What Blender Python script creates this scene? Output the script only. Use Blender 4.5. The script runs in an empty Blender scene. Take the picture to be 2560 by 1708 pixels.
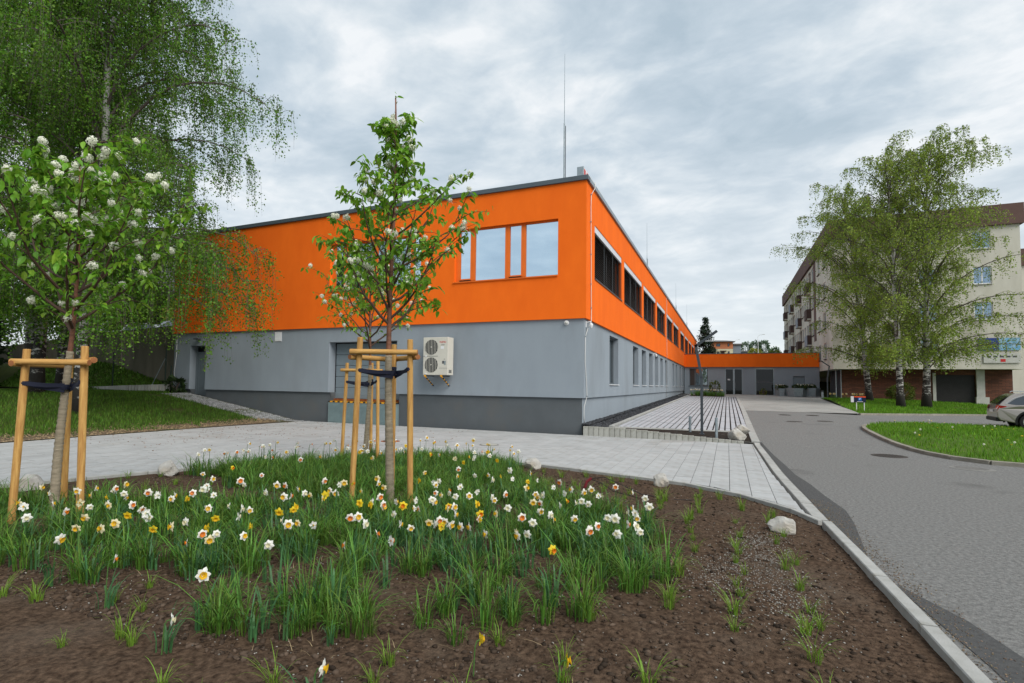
import bpy, math, random
import numpy as np
from mathutils import Matrix, Vector, noise

# ------------------------------------------------------------------ camera, sky, sun, exposure
scn = bpy.context.scene
COL = scn.collection
cd = bpy.data.cameras.new("camera"); cam = bpy.data.objects.new("camera", cd); COL.objects.link(cam)
cam.matrix_world = Matrix(((0.9156, 0.0089, 0.4019, 4.179), (0.4018, -0.0536, -0.9141, -17.009), (0.0135, 0.9985, -0.0532, 1.6), (0, 0, 0, 1)))
cd.sensor_width = 36; cd.lens = 18.79; cd.shift_x = 0.0191; cd.shift_y = 0.0141; cd.clip_start = 0.05; cd.clip_end = 3000
scn.camera = cam
scn.view_settings.view_transform = 'Standard'; scn.view_settings.look = 'None'
scn.view_settings.exposure = 1.1; scn.view_settings.gamma = 1.0
scn.render.engine = 'CYCLES'
scn.cycles.use_denoising = True
scn.cycles.max_bounces = 6; scn.cycles.diffuse_bounces = 3; scn.cycles.glossy_bounces = 3; scn.cycles.transmission_bounces = 3; scn.cycles.transparent_max_bounces = 6
scn.cycles.caustics_reflective = False; scn.cycles.caustics_refractive = False

SUN_AZ = math.radians(120); SUN_EL = math.radians(43)
w = bpy.data.worlds.new("World"); scn.world = w; w.use_nodes = True
nt = w.node_tree; nt.nodes.clear()
def N(tree, t, **k):
    n = tree.nodes.new(t)
    for a, b in k.items():
        if a in n.inputs.keys(): n.inputs[a].default_value = b
        else: setattr(n, a, b)
    return n
out = N(nt, 'ShaderNodeOutputWorld')
sky = N(nt, 'ShaderNodeTexSky', sky_type='NISHITA', sun_disc=False, sun_elevation=SUN_EL, sun_rotation=SUN_AZ)
bg1 = N(nt, 'ShaderNodeBackground', Strength=0.06)
nt.links.new(sky.outputs[0], bg1.inputs[0])
tc = N(nt, 'ShaderNodeTexCoord'); sep = N(nt, 'ShaderNodeSeparateXYZ'); nt.links.new(tc.outputs['Generated'], sep.inputs[0])
zc = N(nt, 'ShaderNodeMath', operation='MAXIMUM'); nt.links.new(sep.outputs[2], zc.inputs[0]); zc.inputs[1].default_value = 0.0
zp = N(nt, 'ShaderNodeMath', operation='ADD'); nt.links.new(zc.outputs[0], zp.inputs[0]); zp.inputs[1].default_value = 0.16
dx = N(nt, 'ShaderNodeMath', operation='DIVIDE'); dy = N(nt, 'ShaderNodeMath', operation='DIVIDE')
for i, d in ((0, dx), (1, dy)):
    nt.links.new(sep.outputs[i], d.inputs[0]); nt.links.new(zp.outputs[0], d.inputs[1])
cmb = N(nt, 'ShaderNodeCombineXYZ'); nt.links.new(dx.outputs[0], cmb.inputs[0]); nt.links.new(dy.outputs[0], cmb.inputs[1])
n1 = N(nt, 'ShaderNodeTexNoise', Scale=2.0, Detail=10.0, Roughness=0.58, Distortion=0.25)
mp = N(nt, 'ShaderNodeMapping'); mp.inputs['Location'].default_value = (3.1, 1.7, 0.4); mp.inputs['Rotation'].default_value = (0, 0, 0.5); mp.inputs['Scale'].default_value = (0.9, 1.1, 1)
nt.links.new(cmb.outputs[0], mp.inputs[0]); nt.links.new(mp.outputs[0], n1.inputs[0])
cr = N(nt, 'ShaderNodeValToRGB')
e = cr.color_ramp.elements
e[0].position = 0.38; e[0].color = (0.46, 0.56, 0.64, 1)
e[1].position = 0.62; e[1].color = (0.90, 0.93, 0.95, 1)
m_ = e.new(0.465); m_.color = (0.565, 0.655, 0.73, 1)
m_ = e.new(0.54); m_.color = (0.71, 0.78, 0.83, 1)
n2 = N(nt, 'ShaderNodeTexNoise', Scale=5.5, Detail=8.0, Roughness=0.55, Distortion=0.4); nt.links.new(mp.outputs[0], n2.inputs[0])
nm = N(nt, 'ShaderNodeMix', data_type='FLOAT'); nm.inputs[0].default_value = 0.36; nt.links.new(n1.outputs[0], nm.inputs[2]); nt.links.new(n2.outputs[0], nm.inputs[3])
nt.links.new(nm.outputs[0], cr.inputs[0])
hz = N(nt, 'ShaderNodeMapRange'); hz.inputs['From Min'].default_value = 0.0; hz.inputs['From Max'].default_value = 0.42; hz.inputs['To Min'].default_value = 0.85; hz.inputs['To Max'].default_value = 0.0
nt.links.new(sep.outputs[2], hz.inputs[0])
mx = N(nt, 'ShaderNodeMix', data_type='RGBA')
nt.links.new(hz.outputs[0], mx.inputs[0]); nt.links.new(cr.outputs[0], mx.inputs[6]); mx.inputs[7].default_value = (0.86, 0.90, 0.92, 1)
bg2 = N(nt, 'ShaderNodeBackground', Strength=0.495); nt.links.new(mx.outputs[2], bg2.inputs[0])
ms = N(nt, 'ShaderNodeMixShader'); ms.inputs[0].default_value = 0.92
nt.links.new(bg1.outputs[0], ms.inputs[1]); nt.links.new(bg2.outputs[0], ms.inputs[2]); nt.links.new(ms.outputs[0], out.inputs[0])

sl = bpy.data.lights.new("sun", 'SUN'); sun = bpy.data.objects.new("sun", sl); COL.objects.link(sun)
sl.energy = 1.5; sl.angle = math.radians(38); sl.color = (1.0, 0.96, 0.9)
sd = Vector((math.sin(SUN_AZ) * math.cos(SUN_EL), math.cos(SUN_AZ) * math.cos(SUN_EL), math.sin(SUN_EL)))
sun.rotation_euler = sd.to_track_quat('Z', 'Y').to_euler(); sun.location = (30, -20, 40)

# ------------------------------------------------------------------ helpers
RND = random.Random(7)
U = RND.uniform

def tag(o, label=None, cat=None, group=None, kind=None):
    if label: o['label'] = label
    if cat: o['category'] = cat
    if group: o['group'] = group
    if kind: o['kind'] = kind
    return o
def thing(name, label, cat, loc=(0, 0, 0), rz=0.0, group=None):
    o = bpy.data.objects.new(name, None); COL.objects.link(o)
    o.location = loc; o.rotation_euler = (0, 0, rz); o.empty_display_size = 0.2
    return tag(o, label, cat, group)
def link(name, me, parent=None, loc=(0, 0, 0), rot=None):
    o = bpy.data.objects.new(name, me); COL.objects.link(o); o.location = loc
    if rot is not None: o.rotation_euler = rot
    if parent is not None: o.parent = parent
    return o
def copy_tree(o, parent=None):
    c = o.copy(); COL.objects.link(c); c.parent = parent
    for ch in o.children: copy_tree(ch, c)
    return c

def vadd(a, b): return (a[0] + b[0], a[1] + b[1], a[2] + b[2])
class MB:
    def __init__(s): s.v = []; s.f = []; s.m = []
    def face(s, pts, mi=0):
        n = len(s.v); s.v += [tuple(p) for p in pts]; s.f.append(tuple(range(n, n + len(pts)))); s.m.append(mi); return s
    def add(s, vs, fs, mi=0):
        n = len(s.v); s.v += [tuple(p) for p in vs]
        for f in fs: s.f.append(tuple(i + n for i in f)); s.m.append(mi)
        return s
    def box(s, a, b, mi=0):
        x0, y0, z0 = a; x1, y1, z1 = b
        return s.add([(x0, y0, z0), (x1, y0, z0), (x1, y1, z0), (x0, y1, z0), (x0, y0, z1), (x1, y0, z1), (x1, y1, z1), (x0, y1, z1)],
                     [(3, 2, 1, 0), (4, 5, 6, 7), (0, 1, 5, 4), (1, 2, 6, 5), (2, 3, 7, 6), (3, 0, 4, 7)], mi)
    def tube(s, pts, rad, n=8, mi=0, cap=True, square=False):
        pts = [Vector(p) for p in pts]
        if not isinstance(rad, (list, tuple)): rad = [rad] * len(pts)
        base = len(s.v); ref = None
        for i, p in enumerate(pts):
            t = (pts[min(i + 1, len(pts) - 1)] - pts[max(i - 1, 0)]); t = t.normalized() if t.length > 1e-9 else Vector((0, 0, 1))
            if ref is None: ref = Vector((1, 0, 0)) if abs(t.x) < 0.8 else Vector((0, 1, 0))
            a = (ref - t * ref.dot(t)); a = a.normalized() if a.length > 1e-6 else t.orthogonal().normalized()
            ref = a; b = t.cross(a)
            for k in range(n):
                an = 2 * math.pi * (k + (0.5 if square else 0)) / n
                q = p + (a * math.cos(an) + b * math.sin(an)) * rad[i]; s.v.append((q.x, q.y, q.z))
        for i in range(len(pts) - 1):
            for k in range(n):
                k2 = (k + 1) % n
                s.f.append((base + i * n + k, base + i * n + k2, base + (i + 1) * n + k2, base + (i + 1) * n + k)); s.m.append(mi)
        if cap:
            s.f.append(tuple(base + k for k in reversed(range(n)))); s.m.append(mi)
            l = base + (len(pts) - 1) * n; s.f.append(tuple(l + k for k in range(n))); s.m.append(mi)
        return s
    def prism(s, poly, z0, z1, mi=0, axis='z'):
        n = len(poly); base = len(s.v)
        def pt(p, h): return (p[0], p[1], h) if axis == 'z' else ((p[0], h, p[1]) if axis == 'y' else (h, p[0], p[1]))
        s.v += [pt(p, z0) for p in poly] + [pt(p, z1) for p in poly]
        s.f.append(tuple(base + i for i in reversed(range(n)))); s.m.append(mi)
        s.f.append(tuple(base + n + i for i in range(n))); s.m.append(mi)
        for i in range(n):
            j = (i + 1) % n; s.f.append((base + i, base + j, base + n + j, base + n + i)); s.m.append(mi)
        return s
    def lathe(s, prof, n=16, c=(0, 0, 0), mi=0):
        base = len(s.v)
        for r, z in prof:
            for k in range(n):
                a = 2 * math.pi * k / n; s.v.append((c[0] + r * math.cos(a), c[1] + r * math.sin(a), c[2] + z))
        for i in range(len(prof) - 1):
            for k in range(n):
                k2 = (k + 1) % n; s.f.append((base + i * n + k, base + i * n + k2, base + (i + 1) * n + k2, base + (i + 1) * n + k)); s.m.append(mi)
        s.f.append(tuple(base + k for k in reversed(range(n)))); s.m.append(mi)
        l = base + (len(prof) - 1) * n; s.f.append(tuple(l + k for k in range(n))); s.m.append(mi)
        return s
    def wall(s, axis, c, inward, u0, u1, z0, z1, holes=(), depth=0.25, mi=0, rmi=None):
        rmi = mi if rmi is None else rmi
        def P(u, z, o=0.0): return (u, c + inward * o, z) if axis == 'y' else (c + inward * o, u, z)
        us = sorted({u0, u1} | {h[0] for h in holes} | {h[1] for h in holes}); zs = sorted({z0, z1} | {h[2] for h in holes} | {h[3] for h in holes})
        us = [u for u in us if u0 <= u <= u1]; zs = [z for z in zs if z0 <= z <= z1]
        for a, b in zip(us, us[1:]):
            for p, q in zip(zs, zs[1:]):
                mu, mz = (a + b) / 2, (p + q) / 2
                if any(h[0] < mu < h[1] and h[2] < mz < h[3] for h in holes): continue
                s.face([P(a, p), P(b, p), P(b, q), P(a, q)], mi)
        for h in holes:
            a, b, p, q = h[0], h[1], max(h[2], z0), min(h[3], z1)
            s.face([P(a, p), P(a, q), P(a, q, depth), P(a, p, depth)], rmi); s.face([P(b, p), P(b, p, depth), P(b, q, depth), P(b, q)], rmi)
            if h[3] < z1: s.face([P(a, q), P(b, q), P(b, q, depth), P(a, q, depth)], rmi)
            if h[2] > z0: s.face([P(a, p), P(a, p, depth), P(b, p, depth), P(b, p)], rmi)
        return s
    def mesh(s, name, mats, smooth=False):
        me = bpy.data.meshes.new(name); me.from_pydata(s.v, [], s.f)
        for m in (mats if isinstance(mats, (list, tuple)) else [mats]): me.materials.append(m)
        if any(s.m): me.polygons.foreach_set('material_index', s.m)
        if smooth: me.polygons.foreach_set('use_smooth', [True] * len(s.f))
        me.update(); return me
    def build(s, name, mats, parent=None, loc=(0, 0, 0), rot=None, smooth=False, bevel=0.0):
        o = link(name, s.mesh(name, mats, smooth), parent, loc, rot)
        if bevel:
            b = o.modifiers.new('bevel', 'BEVEL'); b.width = bevel; b.segments = 2; b.limit_method = 'ANGLE'
        return o

def npmesh(name, verts, faces, mats, smooth=False):
    me = bpy.data.meshes.new(name); verts = np.asarray(verts, np.float32); faces = np.asarray(faces, np.int32)
    me.vertices.add(len(verts)); me.vertices.foreach_set('co', verts.ravel())
    k = faces.shape[1]; me.loops.add(faces.size); me.loops.foreach_set('vertex_index', faces.ravel())
    me.polygons.add(len(faces)); me.polygons.foreach_set('loop_start', np.arange(0, faces.size, k, dtype=np.int32))
    if smooth: me.polygons.foreach_set('use_smooth', np.ones(len(faces), bool))
    for m in (mats if isinstance(mats, (list, tuple)) else [mats]): me.materials.append(m)
    me.update(calc_edges=True); me.validate(); return me

# ------------------------------------------------------------------ materials
def mat(name, col, rough=0.8, col2=None, scale=4.0, amt=0.35, bump=0.0, bscale=60.0, rand=None, ramt=0.25, metal=0.0, spec=0.3, coord='Object', detail=6.0, stretch=None, trans=0.0, col3=None, c3scale=1.0, c3lo=0.5, c3hi=0.7, coat=0.0, hue=0.0):
    m = bpy.data.materials.new(name); m.use_nodes = True; t = m.node_tree; b = t.nodes['Principled BSDF']
    b.inputs['Roughness'].default_value = rough; b.inputs['Metallic'].default_value = metal; b.inputs['Specular IOR Level'].default_value = spec
    if coat: b.inputs['Coat Weight'].default_value = coat; b.inputs['Coat Roughness'].default_value = 0.06
    tcn = N(t, 'ShaderNodeTexCoord'); vec = tcn.outputs[coord]
    if stretch:
        mpn = N(t, 'ShaderNodeMapping'); mpn.inputs['Scale'].default_value = stretch; t.links.new(vec, mpn.inputs[0]); vec = mpn.outputs[0]
    c = tuple(col) + (1,)
    cur = None
    if col2 is None: col2 = tuple(x * (1 - amt) for x in col)
    nz = N(t, 'ShaderNodeTexNoise', Scale=scale, Detail=detail, Roughness=0.6); t.links.new(vec, nz.inputs[0])
    rp = N(t, 'ShaderNodeMapRange'); rp.inputs[1].default_value = 0.32; rp.inputs[2].default_value = 0.68; t.links.new(nz.outputs[0], rp.inputs[0])
    mxn = N(t, 'ShaderNodeMix', data_type='RGBA'); t.links.new(rp.outputs[0], mxn.inputs[0]); mxn.inputs[6].default_value = c; mxn.inputs[7].default_value = tuple(col2) + (1,)
    cur = mxn.outputs[2]
    if col3 is not None:
        n3 = N(t, 'ShaderNodeTexNoise', Scale=c3scale, Detail=5.0, Roughness=0.6); t.links.new(vec, n3.inputs[0])
        r3 = N(t, 'ShaderNodeMapRange'); r3.inputs[1].default_value = c3lo; r3.inputs[2].default_value = c3hi; t.links.new(n3.outputs[0], r3.inputs[0])
        m3 = N(t, 'ShaderNodeMix', data_type='RGBA'); t.links.new(r3.outputs[0], m3.inputs[0]); t.links.new(cur, m3.inputs[6]); m3.inputs[7].default_value = tuple(col3) + (1,); cur = m3.outputs[2]
    if rand:
        src = N(t, 'ShaderNodeObjectInfo').outputs['Random'] if rand == 'obj' else N(t, 'ShaderNodeNewGeometry').outputs['Random Per Island']
        hs = N(t, 'ShaderNodeHueSaturation'); r2 = N(t, 'ShaderNodeMapRange'); r2.inputs[3].default_value = 1 - ramt; r2.inputs[4].default_value = 1 + ramt
        t.links.new(src, r2.inputs[0]); t.links.new(r2.outputs[0], hs.inputs['Value']); t.links.new(cur, hs.inputs['Color'])
        if hue:
            wn = N(t, 'ShaderNodeTexWhiteNoise', noise_dimensions='1D'); t.links.new(src, wn.inputs['W'])
            r4 = N(t, 'ShaderNodeMapRange'); r4.inputs[3].default_value = 0.5 - hue; r4.inputs[4].default_value = 0.5 + hue; t.links.new(wn.outputs[0], r4.inputs[0]); t.links.new(r4.outputs[0], hs.inputs['Hue'])
        cur = hs.outputs[0]
    t.links.new(cur, b.inputs['Base Color'])
    if bump:
        nb = N(t, 'ShaderNodeTexNoise', Scale=bscale, Detail=4.0, Roughness=0.6); t.links.new(vec, nb.inputs[0])
        bn = N(t, 'ShaderNodeBump', Strength=bump, Distance=0.02); t.links.new(nb.outputs[0], bn.inputs['Height']); t.links.new(bn.outputs[0], b.inputs['Normal'])
    if trans:
        tr = N(t, 'ShaderNodeBsdfTranslucent'); t.links.new(cur, tr.inputs[0]); mxs = N(t, 'ShaderNodeMixShader'); mxs.inputs[0].default_value = trans
        o = t.nodes['Material Output']; t.links.new(b.outputs[0], mxs.inputs[1]); t.links.new(tr.outputs[0], mxs.inputs[2]); t.links.new(mxs.outputs[0], o.inputs[0])
    return m
def glass(name, refl, dark, mixf, rough=0.015):
    m = bpy.data.materials.new(name); m.use_nodes = True; t = m.node_tree; b = t.nodes['Principled BSDF']
    nz = N(t, 'ShaderNodeTexNoise', Scale=1.3, Detail=2.0); tcn = N(t, 'ShaderNodeTexCoord'); t.links.new(tcn.outputs['Object'], nz.inputs[0])
    bn = N(t, 'ShaderNodeBump', Strength=0.02, Distance=0.02); t.links.new(nz.outputs[0], bn.inputs['Height'])
    b.inputs['Base Color'].default_value = dark + (1,); b.inputs['Roughness'].default_value = 0.05; b.inputs['Specular IOR Level'].default_value = 0.12
    g = N(t, 'ShaderNodeBsdfGlossy', Roughness=rough); g.inputs['Color'].default_value = refl + (1,); t.links.new(bn.outputs[0], g.inputs['Normal'])
    mxs = N(t, 'ShaderNodeMixShader'); mxs.inputs[0].default_value = mixf
    t.links.new(b.outputs[0], mxs.inputs[1]); t.links.new(g.outputs[0], mxs.inputs[2]); t.links.new(mxs.outputs[0], t.nodes['Material Output'].inputs[0])
    return m
M = {}
M['orange'] = mat('orange_render', (0.93, 0.168, 0.012), 0.85, (0.86, 0.145, 0.010), 1.6, bump=0.35, bscale=110, spec=0.15, stretch=(1, 1, 0.45), col3=(0.83, 0.135, 0.010), c3scale=0.6, c3lo=0.45, c3hi=0.8)
M['orange_frame'] = mat('orange_frame', (0.80, 0.16, 0.015), 0.5, amt=0.08, spec=0.3)
M['grey'] = mat('grey_render', (0.285, 0.325, 0.365), 0.9, (0.262, 0.30, 0.338), 1.4, bump=0.35, bscale=120, spec=0.15, col3=(0.225, 0.252, 0.275), c3scale=0.6, c3lo=0.5, c3hi=0.85, stretch=(1, 1, 0.4))
M['plinth'] = mat('dark_plinth_render', (0.105, 0.118, 0.128), 0.9, (0.09, 0.10, 0.108), 1.6, bump=0.3, bscale=140, col3=(0.13, 0.13, 0.125), c3scale=0.8, c3lo=0.55, c3hi=0.85)
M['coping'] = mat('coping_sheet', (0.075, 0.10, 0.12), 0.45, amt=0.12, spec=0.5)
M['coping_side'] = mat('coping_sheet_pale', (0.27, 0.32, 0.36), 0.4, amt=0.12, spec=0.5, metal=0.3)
M['roof'] = mat('roof_membrane', (0.25, 0.26, 0.27), 0.9)
M['mirror'] = glass('window_glass', (0.66, 0.82, 0.95), (0.03, 0.04, 0.05), 0.86)
M['darkglass'] = glass('dark_glass', (0.6, 0.65, 0.7), (0.005, 0.0055, 0.006), 0.03)
M['blockglass'] = glass('block_window_glass', (0.55, 0.72, 0.9), (0.03, 0.05, 0.08), 0.45)
M['greyframe'] = mat('grey_window_frame', (0.12, 0.14, 0.155), 0.5, amt=0.1)
M['greyglass'] = glass('grey_glass', (0.55, 0.65, 0.7), (0.05, 0.06, 0.065), 0.3)
M['blind'] = mat('brown_blind', (0.058, 0.041, 0.034), 0.45, amt=0.1, rand='island', ramt=0.2, spec=0.4)
M['white'] = mat('white_paint', (0.74, 0.75, 0.76), 0.5, amt=0.08)
M['lilac'] = mat('white_blind_box', (0.66, 0.66, 0.70), 0.45, amt=0.06)
M['door_grey'] = mat('grey_sheet_door', (0.155, 0.19, 0.215), 0.5, amt=0.1, spec=0.4)
M['garage'] = mat('garage_panel', (0.19, 0.235, 0.265), 0.55, amt=0.1, bump=0.1, bscale=40, spec=0.35)
M['black'] = mat('black_rubber', (0.018, 0.018, 0.02), 0.6, amt=0.2)
M['yellow'] = mat('hazard_yellow', (0.78, 0.36, 0.015), 0.6, amt=0.15, scale=20)
M['rust'] = mat('rusty_rail', (0.36, 0.11, 0.035), 0.85, amt=0.4, scale=8)
M['dock'] = mat('galvanised_tread', (0.27, 0.36, 0.37), 0.55, amt=0.2, scale=3, metal=0.2, spec=0.4)
M['galv'] = mat('galvanised_steel', (0.36, 0.42, 0.45), 0.42, amt=0.3, scale=9, metal=0.6, spec=0.5)
M['anthracite'] = mat('anthracite_paint', (0.045, 0.055, 0.065), 0.45, amt=0.15, spec=0.4)
M['acbody'] = mat('beige_sheet_metal', (0.60, 0.58, 0.51), 0.5, amt=0.07)
M['acdark'] = mat('fan_dark', (0.02, 0.026, 0.028), 0.6, amt=0.2)
M['red'] = mat('red_print', (0.55, 0.03, 0.03), 0.5, amt=0.1)
M['inkgrey'] = mat('dark_print', (0.08, 0.085, 0.09), 0.5, amt=0.1)
M['cable'] = mat('white_cable', (0.62, 0.62, 0.6), 0.5, amt=0.1)
M['paver'] = mat('concrete_paver', (0.42, 0.43, 0.43), 0.92, (0.35, 0.355, 0.352), 5.0, bump=0.15, bscale=90, rand='obj', ramt=0.05, spec=0.15, col3=(0.30, 0.285, 0.26), c3scale=2.2, c3lo=0.56, c3hi=0.85)
M['paver_f'] = mat('concrete_paver_far', (0.41, 0.42, 0.42), 0.92, (0.34, 0.345, 0.342), 1.2, bump=0.15, bscale=90, rand='island', ramt=0.05, spec=0.15, col3=(0.30, 0.285, 0.26), c3scale=0.55, c3lo=0.54, c3hi=0.8)
M['slab'] = mat('parking_slab', (0.41, 0.42, 0.445), 0.9, (0.36, 0.37, 0.39), 6.0, bump=0.12, bscale=90, rand='obj', ramt=0.06, spec=0.15)
M['joint'] = mat('joint_sand', (0.10, 0.092, 0.082), 1.0, (0.065, 0.06, 0.055), 20, spec=0.1)
M['jointg'] = mat('joint_soil', (0.035, 0.027, 0.021), 1.0, (0.022, 0.018, 0.015), 12, spec=0.1)
M['kerb'] = mat('kerb_concrete', (0.40, 0.40, 0.385), 0.92, (0.32, 0.32, 0.30), 6, bump=0.2, bscale=80, rand='obj', ramt=0.07, spec=0.15, col3=(0.24, 0.225, 0.19), c3scale=3, c3lo=0.58, c3hi=0.8)
M['palis'] = mat('palisade_concrete', (0.40, 0.40, 0.37), 0.92, (0.32, 0.315, 0.28), 7, bump=0.2, bscale=70, rand='obj', ramt=0.12, col3=(0.22, 0.22, 0.17), c3scale=4, c3lo=0.55, c3hi=0.8)
M['oldkerb'] = mat('old_kerb_concrete', (0.30, 0.28, 0.24), 0.95, (0.20, 0.185, 0.15), 5, bump=0.3, bscale=50, rand='obj', ramt=0.1)
M['soil'] = mat('dark_soil', (0.028, 0.017, 0.011), 1.0, (0.118, 0.078, 0.052), 24, bump=1.0, bscale=38, spec=0.1, col3=(0.128, 0.102, 0.078), c3scale=0.9, c3lo=0.55, c3hi=0.95, detail=7)
M['crumb'] = mat('soil_crumb', (0.085, 0.061, 0.045), 1.0, rand='island', ramt=0.65, amt=0.4, scale=40, spec=0.1)
M['pebble'] = mat('pale_pebble', (0.26, 0.245, 0.22), 0.9, rand='island', ramt=0.5, amt=0.3, scale=30, hue=0.02)
M['drygrass'] = mat('dry_litter', (0.30, 0.225, 0.13), 0.95, rand='island', ramt=0.35, amt=0.2)
M['gravel'] = mat('black_gravel', (0.040, 0.042, 0.048), 0.7, rand='island', ramt=0.6, amt=0.3, scale=20, spec=0.35)
M['sett'] = mat('granite_sett', (0.32, 0.325, 0.33), 0.9, rand='island', ramt=0.3, amt=0.3, scale=14)
M['rock'] = mat('pale_rock', (0.50, 0.485, 0.45), 0.95, (0.30, 0.285, 0.26), 7, bump=0.7, bscale=18, detail=10, col3=(0.38, 0.33, 0.26), c3scale=2.5, c3lo=0.5, c3hi=0.75)
M['asphalt'] = mat('asphalt', (0.235, 0.232, 0.222), 0.95, (0.112, 0.111, 0.108), 26, bump=0.7, bscale=60, spec=0.2, col3=(0.105, 0.103, 0.098), c3scale=0.7, c3lo=0.60, c3hi=0.78, detail=5)
M['asphalt_dark'] = mat('asphalt_patch', (0.098, 0.098, 0.097), 0.95, (0.066, 0.066, 0.066), 30, bump=0.6, bscale=110, spec=0.2, detail=10)
M['iron'] = mat('cast_iron', (0.065, 0.055, 0.048), 0.8, amt=0.4, scale=25)
M['conc_cover'] = mat('concrete_cover', (0.24, 0.235, 0.22), 0.95, amt=0.3, scale=9)
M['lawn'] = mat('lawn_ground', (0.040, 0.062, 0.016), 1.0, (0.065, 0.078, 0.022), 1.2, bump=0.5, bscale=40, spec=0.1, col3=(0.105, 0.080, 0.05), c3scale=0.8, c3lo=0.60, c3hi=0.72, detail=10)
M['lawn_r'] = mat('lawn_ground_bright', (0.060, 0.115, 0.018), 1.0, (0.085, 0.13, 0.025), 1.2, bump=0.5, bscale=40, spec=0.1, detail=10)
M['litter'] = mat('leaf_litter_soil', (0.16, 0.115, 0.075), 1.0, (0.09, 0.065, 0.04), 6, bump=0.7, bscale=40, col3=(0.045, 0.06, 0.018), c3scale=0.9, c3lo=0.52, c3hi=0.62)
M['terrain'] = mat('far_ground', (0.07, 0.09, 0.03), 1.0, (0.09, 0.08, 0.05), 0.2)
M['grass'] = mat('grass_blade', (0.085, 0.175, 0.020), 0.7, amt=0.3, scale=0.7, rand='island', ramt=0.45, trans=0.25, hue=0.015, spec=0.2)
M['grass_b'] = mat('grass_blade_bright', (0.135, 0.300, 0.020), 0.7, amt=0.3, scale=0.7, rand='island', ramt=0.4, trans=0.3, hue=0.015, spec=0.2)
M['tuft'] = mat('tuft_leaf', (0.116, 0.245, 0.032), 0.55, amt=0.4, scale=1.2, rand='island', ramt=0.55, trans=0.3, hue=0.03, spec=0.35)
M['daffleaf'] = mat('daffodil_leaf', (0.068, 0.178, 0.062), 0.5, amt=0.25, scale=6, rand='island', ramt=0.3, trans=0.25, hue=0.015, spec=0.35)
M['seedling'] = mat('seedling_blade', (0.17, 0.29, 0.03), 0.6, amt=0.25, scale=6, rand='island', ramt=0.35, trans=0.3, hue=0.02)
M['pet_w'] = mat('petal_white', (0.88, 0.88, 0.82), 0.6, amt=0.05, trans=0.3)
M['pet_c'] = mat('petal_cream', (0.84, 0.78, 0.52), 0.6, amt=0.15, trans=0.3)
M['pet_y'] = mat('petal_yellow', (0.82, 0.62, 0.03), 0.6, amt=0.12, trans=0.3)
M['cup_y'] = mat('cup_yellow', (0.80, 0.48, 0.015), 0.6, amt=0.15, trans=0.25)
M['cup_o'] = mat('cup_orange', (0.78, 0.22, 0.01), 0.6, amt=0.2, trans=0.2)
M['stem'] = mat('flower_stem', (0.06, 0.14, 0.03), 0.6, amt=0.2)
M['stake'] = mat('peeled_pine', (0.62, 0.37, 0.12), 0.7, (0.36, 0.175, 0.05), 2.2, bump=0.35, bscale=14, stretch=(16, 16, 1.6), rand='obj', ramt=0.1, detail=8, spec=0.25)
M['stake_end'] = mat('cut_pine_end', (0.33, 0.13, 0.05), 0.85, amt=0.3, scale=20)
M['strap'] = mat('navy_strap', (0.008, 0.011, 0.030), 0.7, amt=0.2)
M['jute'] = mat('jute_wrap', (0.36, 0.305, 0.225), 0.95, (0.22, 0.185, 0.13), 6, bump=0.8, bscale=26, stretch=(1, 1, 5))
M['cherrybark'] = mat('cherry_bark', (0.21, 0.085, 0.045), 0.65, (0.11, 0.048, 0.03), 4, bump=0.3, bscale=16, stretch=(1, 1, 4), spec=0.35)
M['twig'] = mat('cherry_twig', (0.095, 0.055, 0.038), 0.75, amt=0.3)
M['cherryleaf'] = mat('cherry_leaf', (0.205, 0.405, 0.034), 0.45, amt=0.25, scale=8, rand='obj', ramt=0.4, trans=0.45, hue=0.02, spec=0.35)
M['cherryleaf_i'] = mat('cherry_leaf_mass', (0.205, 0.405, 0.034), 0.45, amt=0.25, scale=8, rand='island', ramt=0.4, trans=0.45, hue=0.02, spec=0.35)
M['blossom'] = mat('cherry_blossom', (0.86, 0.87, 0.74), 0.7, rand='island', ramt=0.15, amt=0.08, trans=0.3)
def birchbark(name, base=(0.50, 0.49, 0.46), dark=(0.03, 0.027, 0.024)):
    m = mat(name, base, 0.8, tuple(x * 0.7 for x in base), 3, bump=0.3, bscale=12, stretch=(1, 1, 0.35))
    t = m.node_tree; b = t.nodes['Principled BSDF']; src = b.inputs['Base Color'].links[0].from_socket
    tcn = N(t, 'ShaderNodeTexCoord'); mpn = N(t, 'ShaderNodeMapping'); mpn.inputs['Scale'].default_value = (2.2, 2.2, 5.5); t.links.new(tcn.outputs['Object'], mpn.inputs[0])
    nz = N(t, 'ShaderNodeTexNoise', Scale=1.6, Detail=5.0, Roughness=0.65); t.links.new(mpn.outputs[0], nz.inputs[0])
    se = N(t, 'ShaderNodeSeparateXYZ'); t.links.new(tcn.outputs['Object'], se.inputs[0])
    lo = N(t, 'ShaderNodeMapRange'); lo.inputs[1].default_value = 0.3; lo.inputs[2].default_value = 3.2; lo.inputs[3].default_value = 0.22; lo.inputs[4].default_value = 0.0; t.links.new(se.outputs[2], lo.inputs[0])
    ad = N(t, 'ShaderNodeMath', operation='ADD'); t.links.new(nz.outputs[0], ad.inputs[0]); t.links.new(lo.outputs[0], ad.inputs[1])
    r = N(t, 'ShaderNodeMapRange'); r.inputs[1].default_value = 0.54; r.inputs[2].default_value = 0.60; t.links.new(ad.outputs[0], r.inputs[0])
    mx2 = N(t, 'ShaderNodeMix', data_type='RGBA'); t.links.new(r.outputs[0], mx2.inputs[0]); t.links.new(src, mx2.inputs[6]); mx2.inputs[7].default_value = dark + (1,); t.links.new(mx2.outputs[2], b.inputs['Base Color'])
    return m
M['birchbark'] = birchbark('birch_bark')
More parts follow.
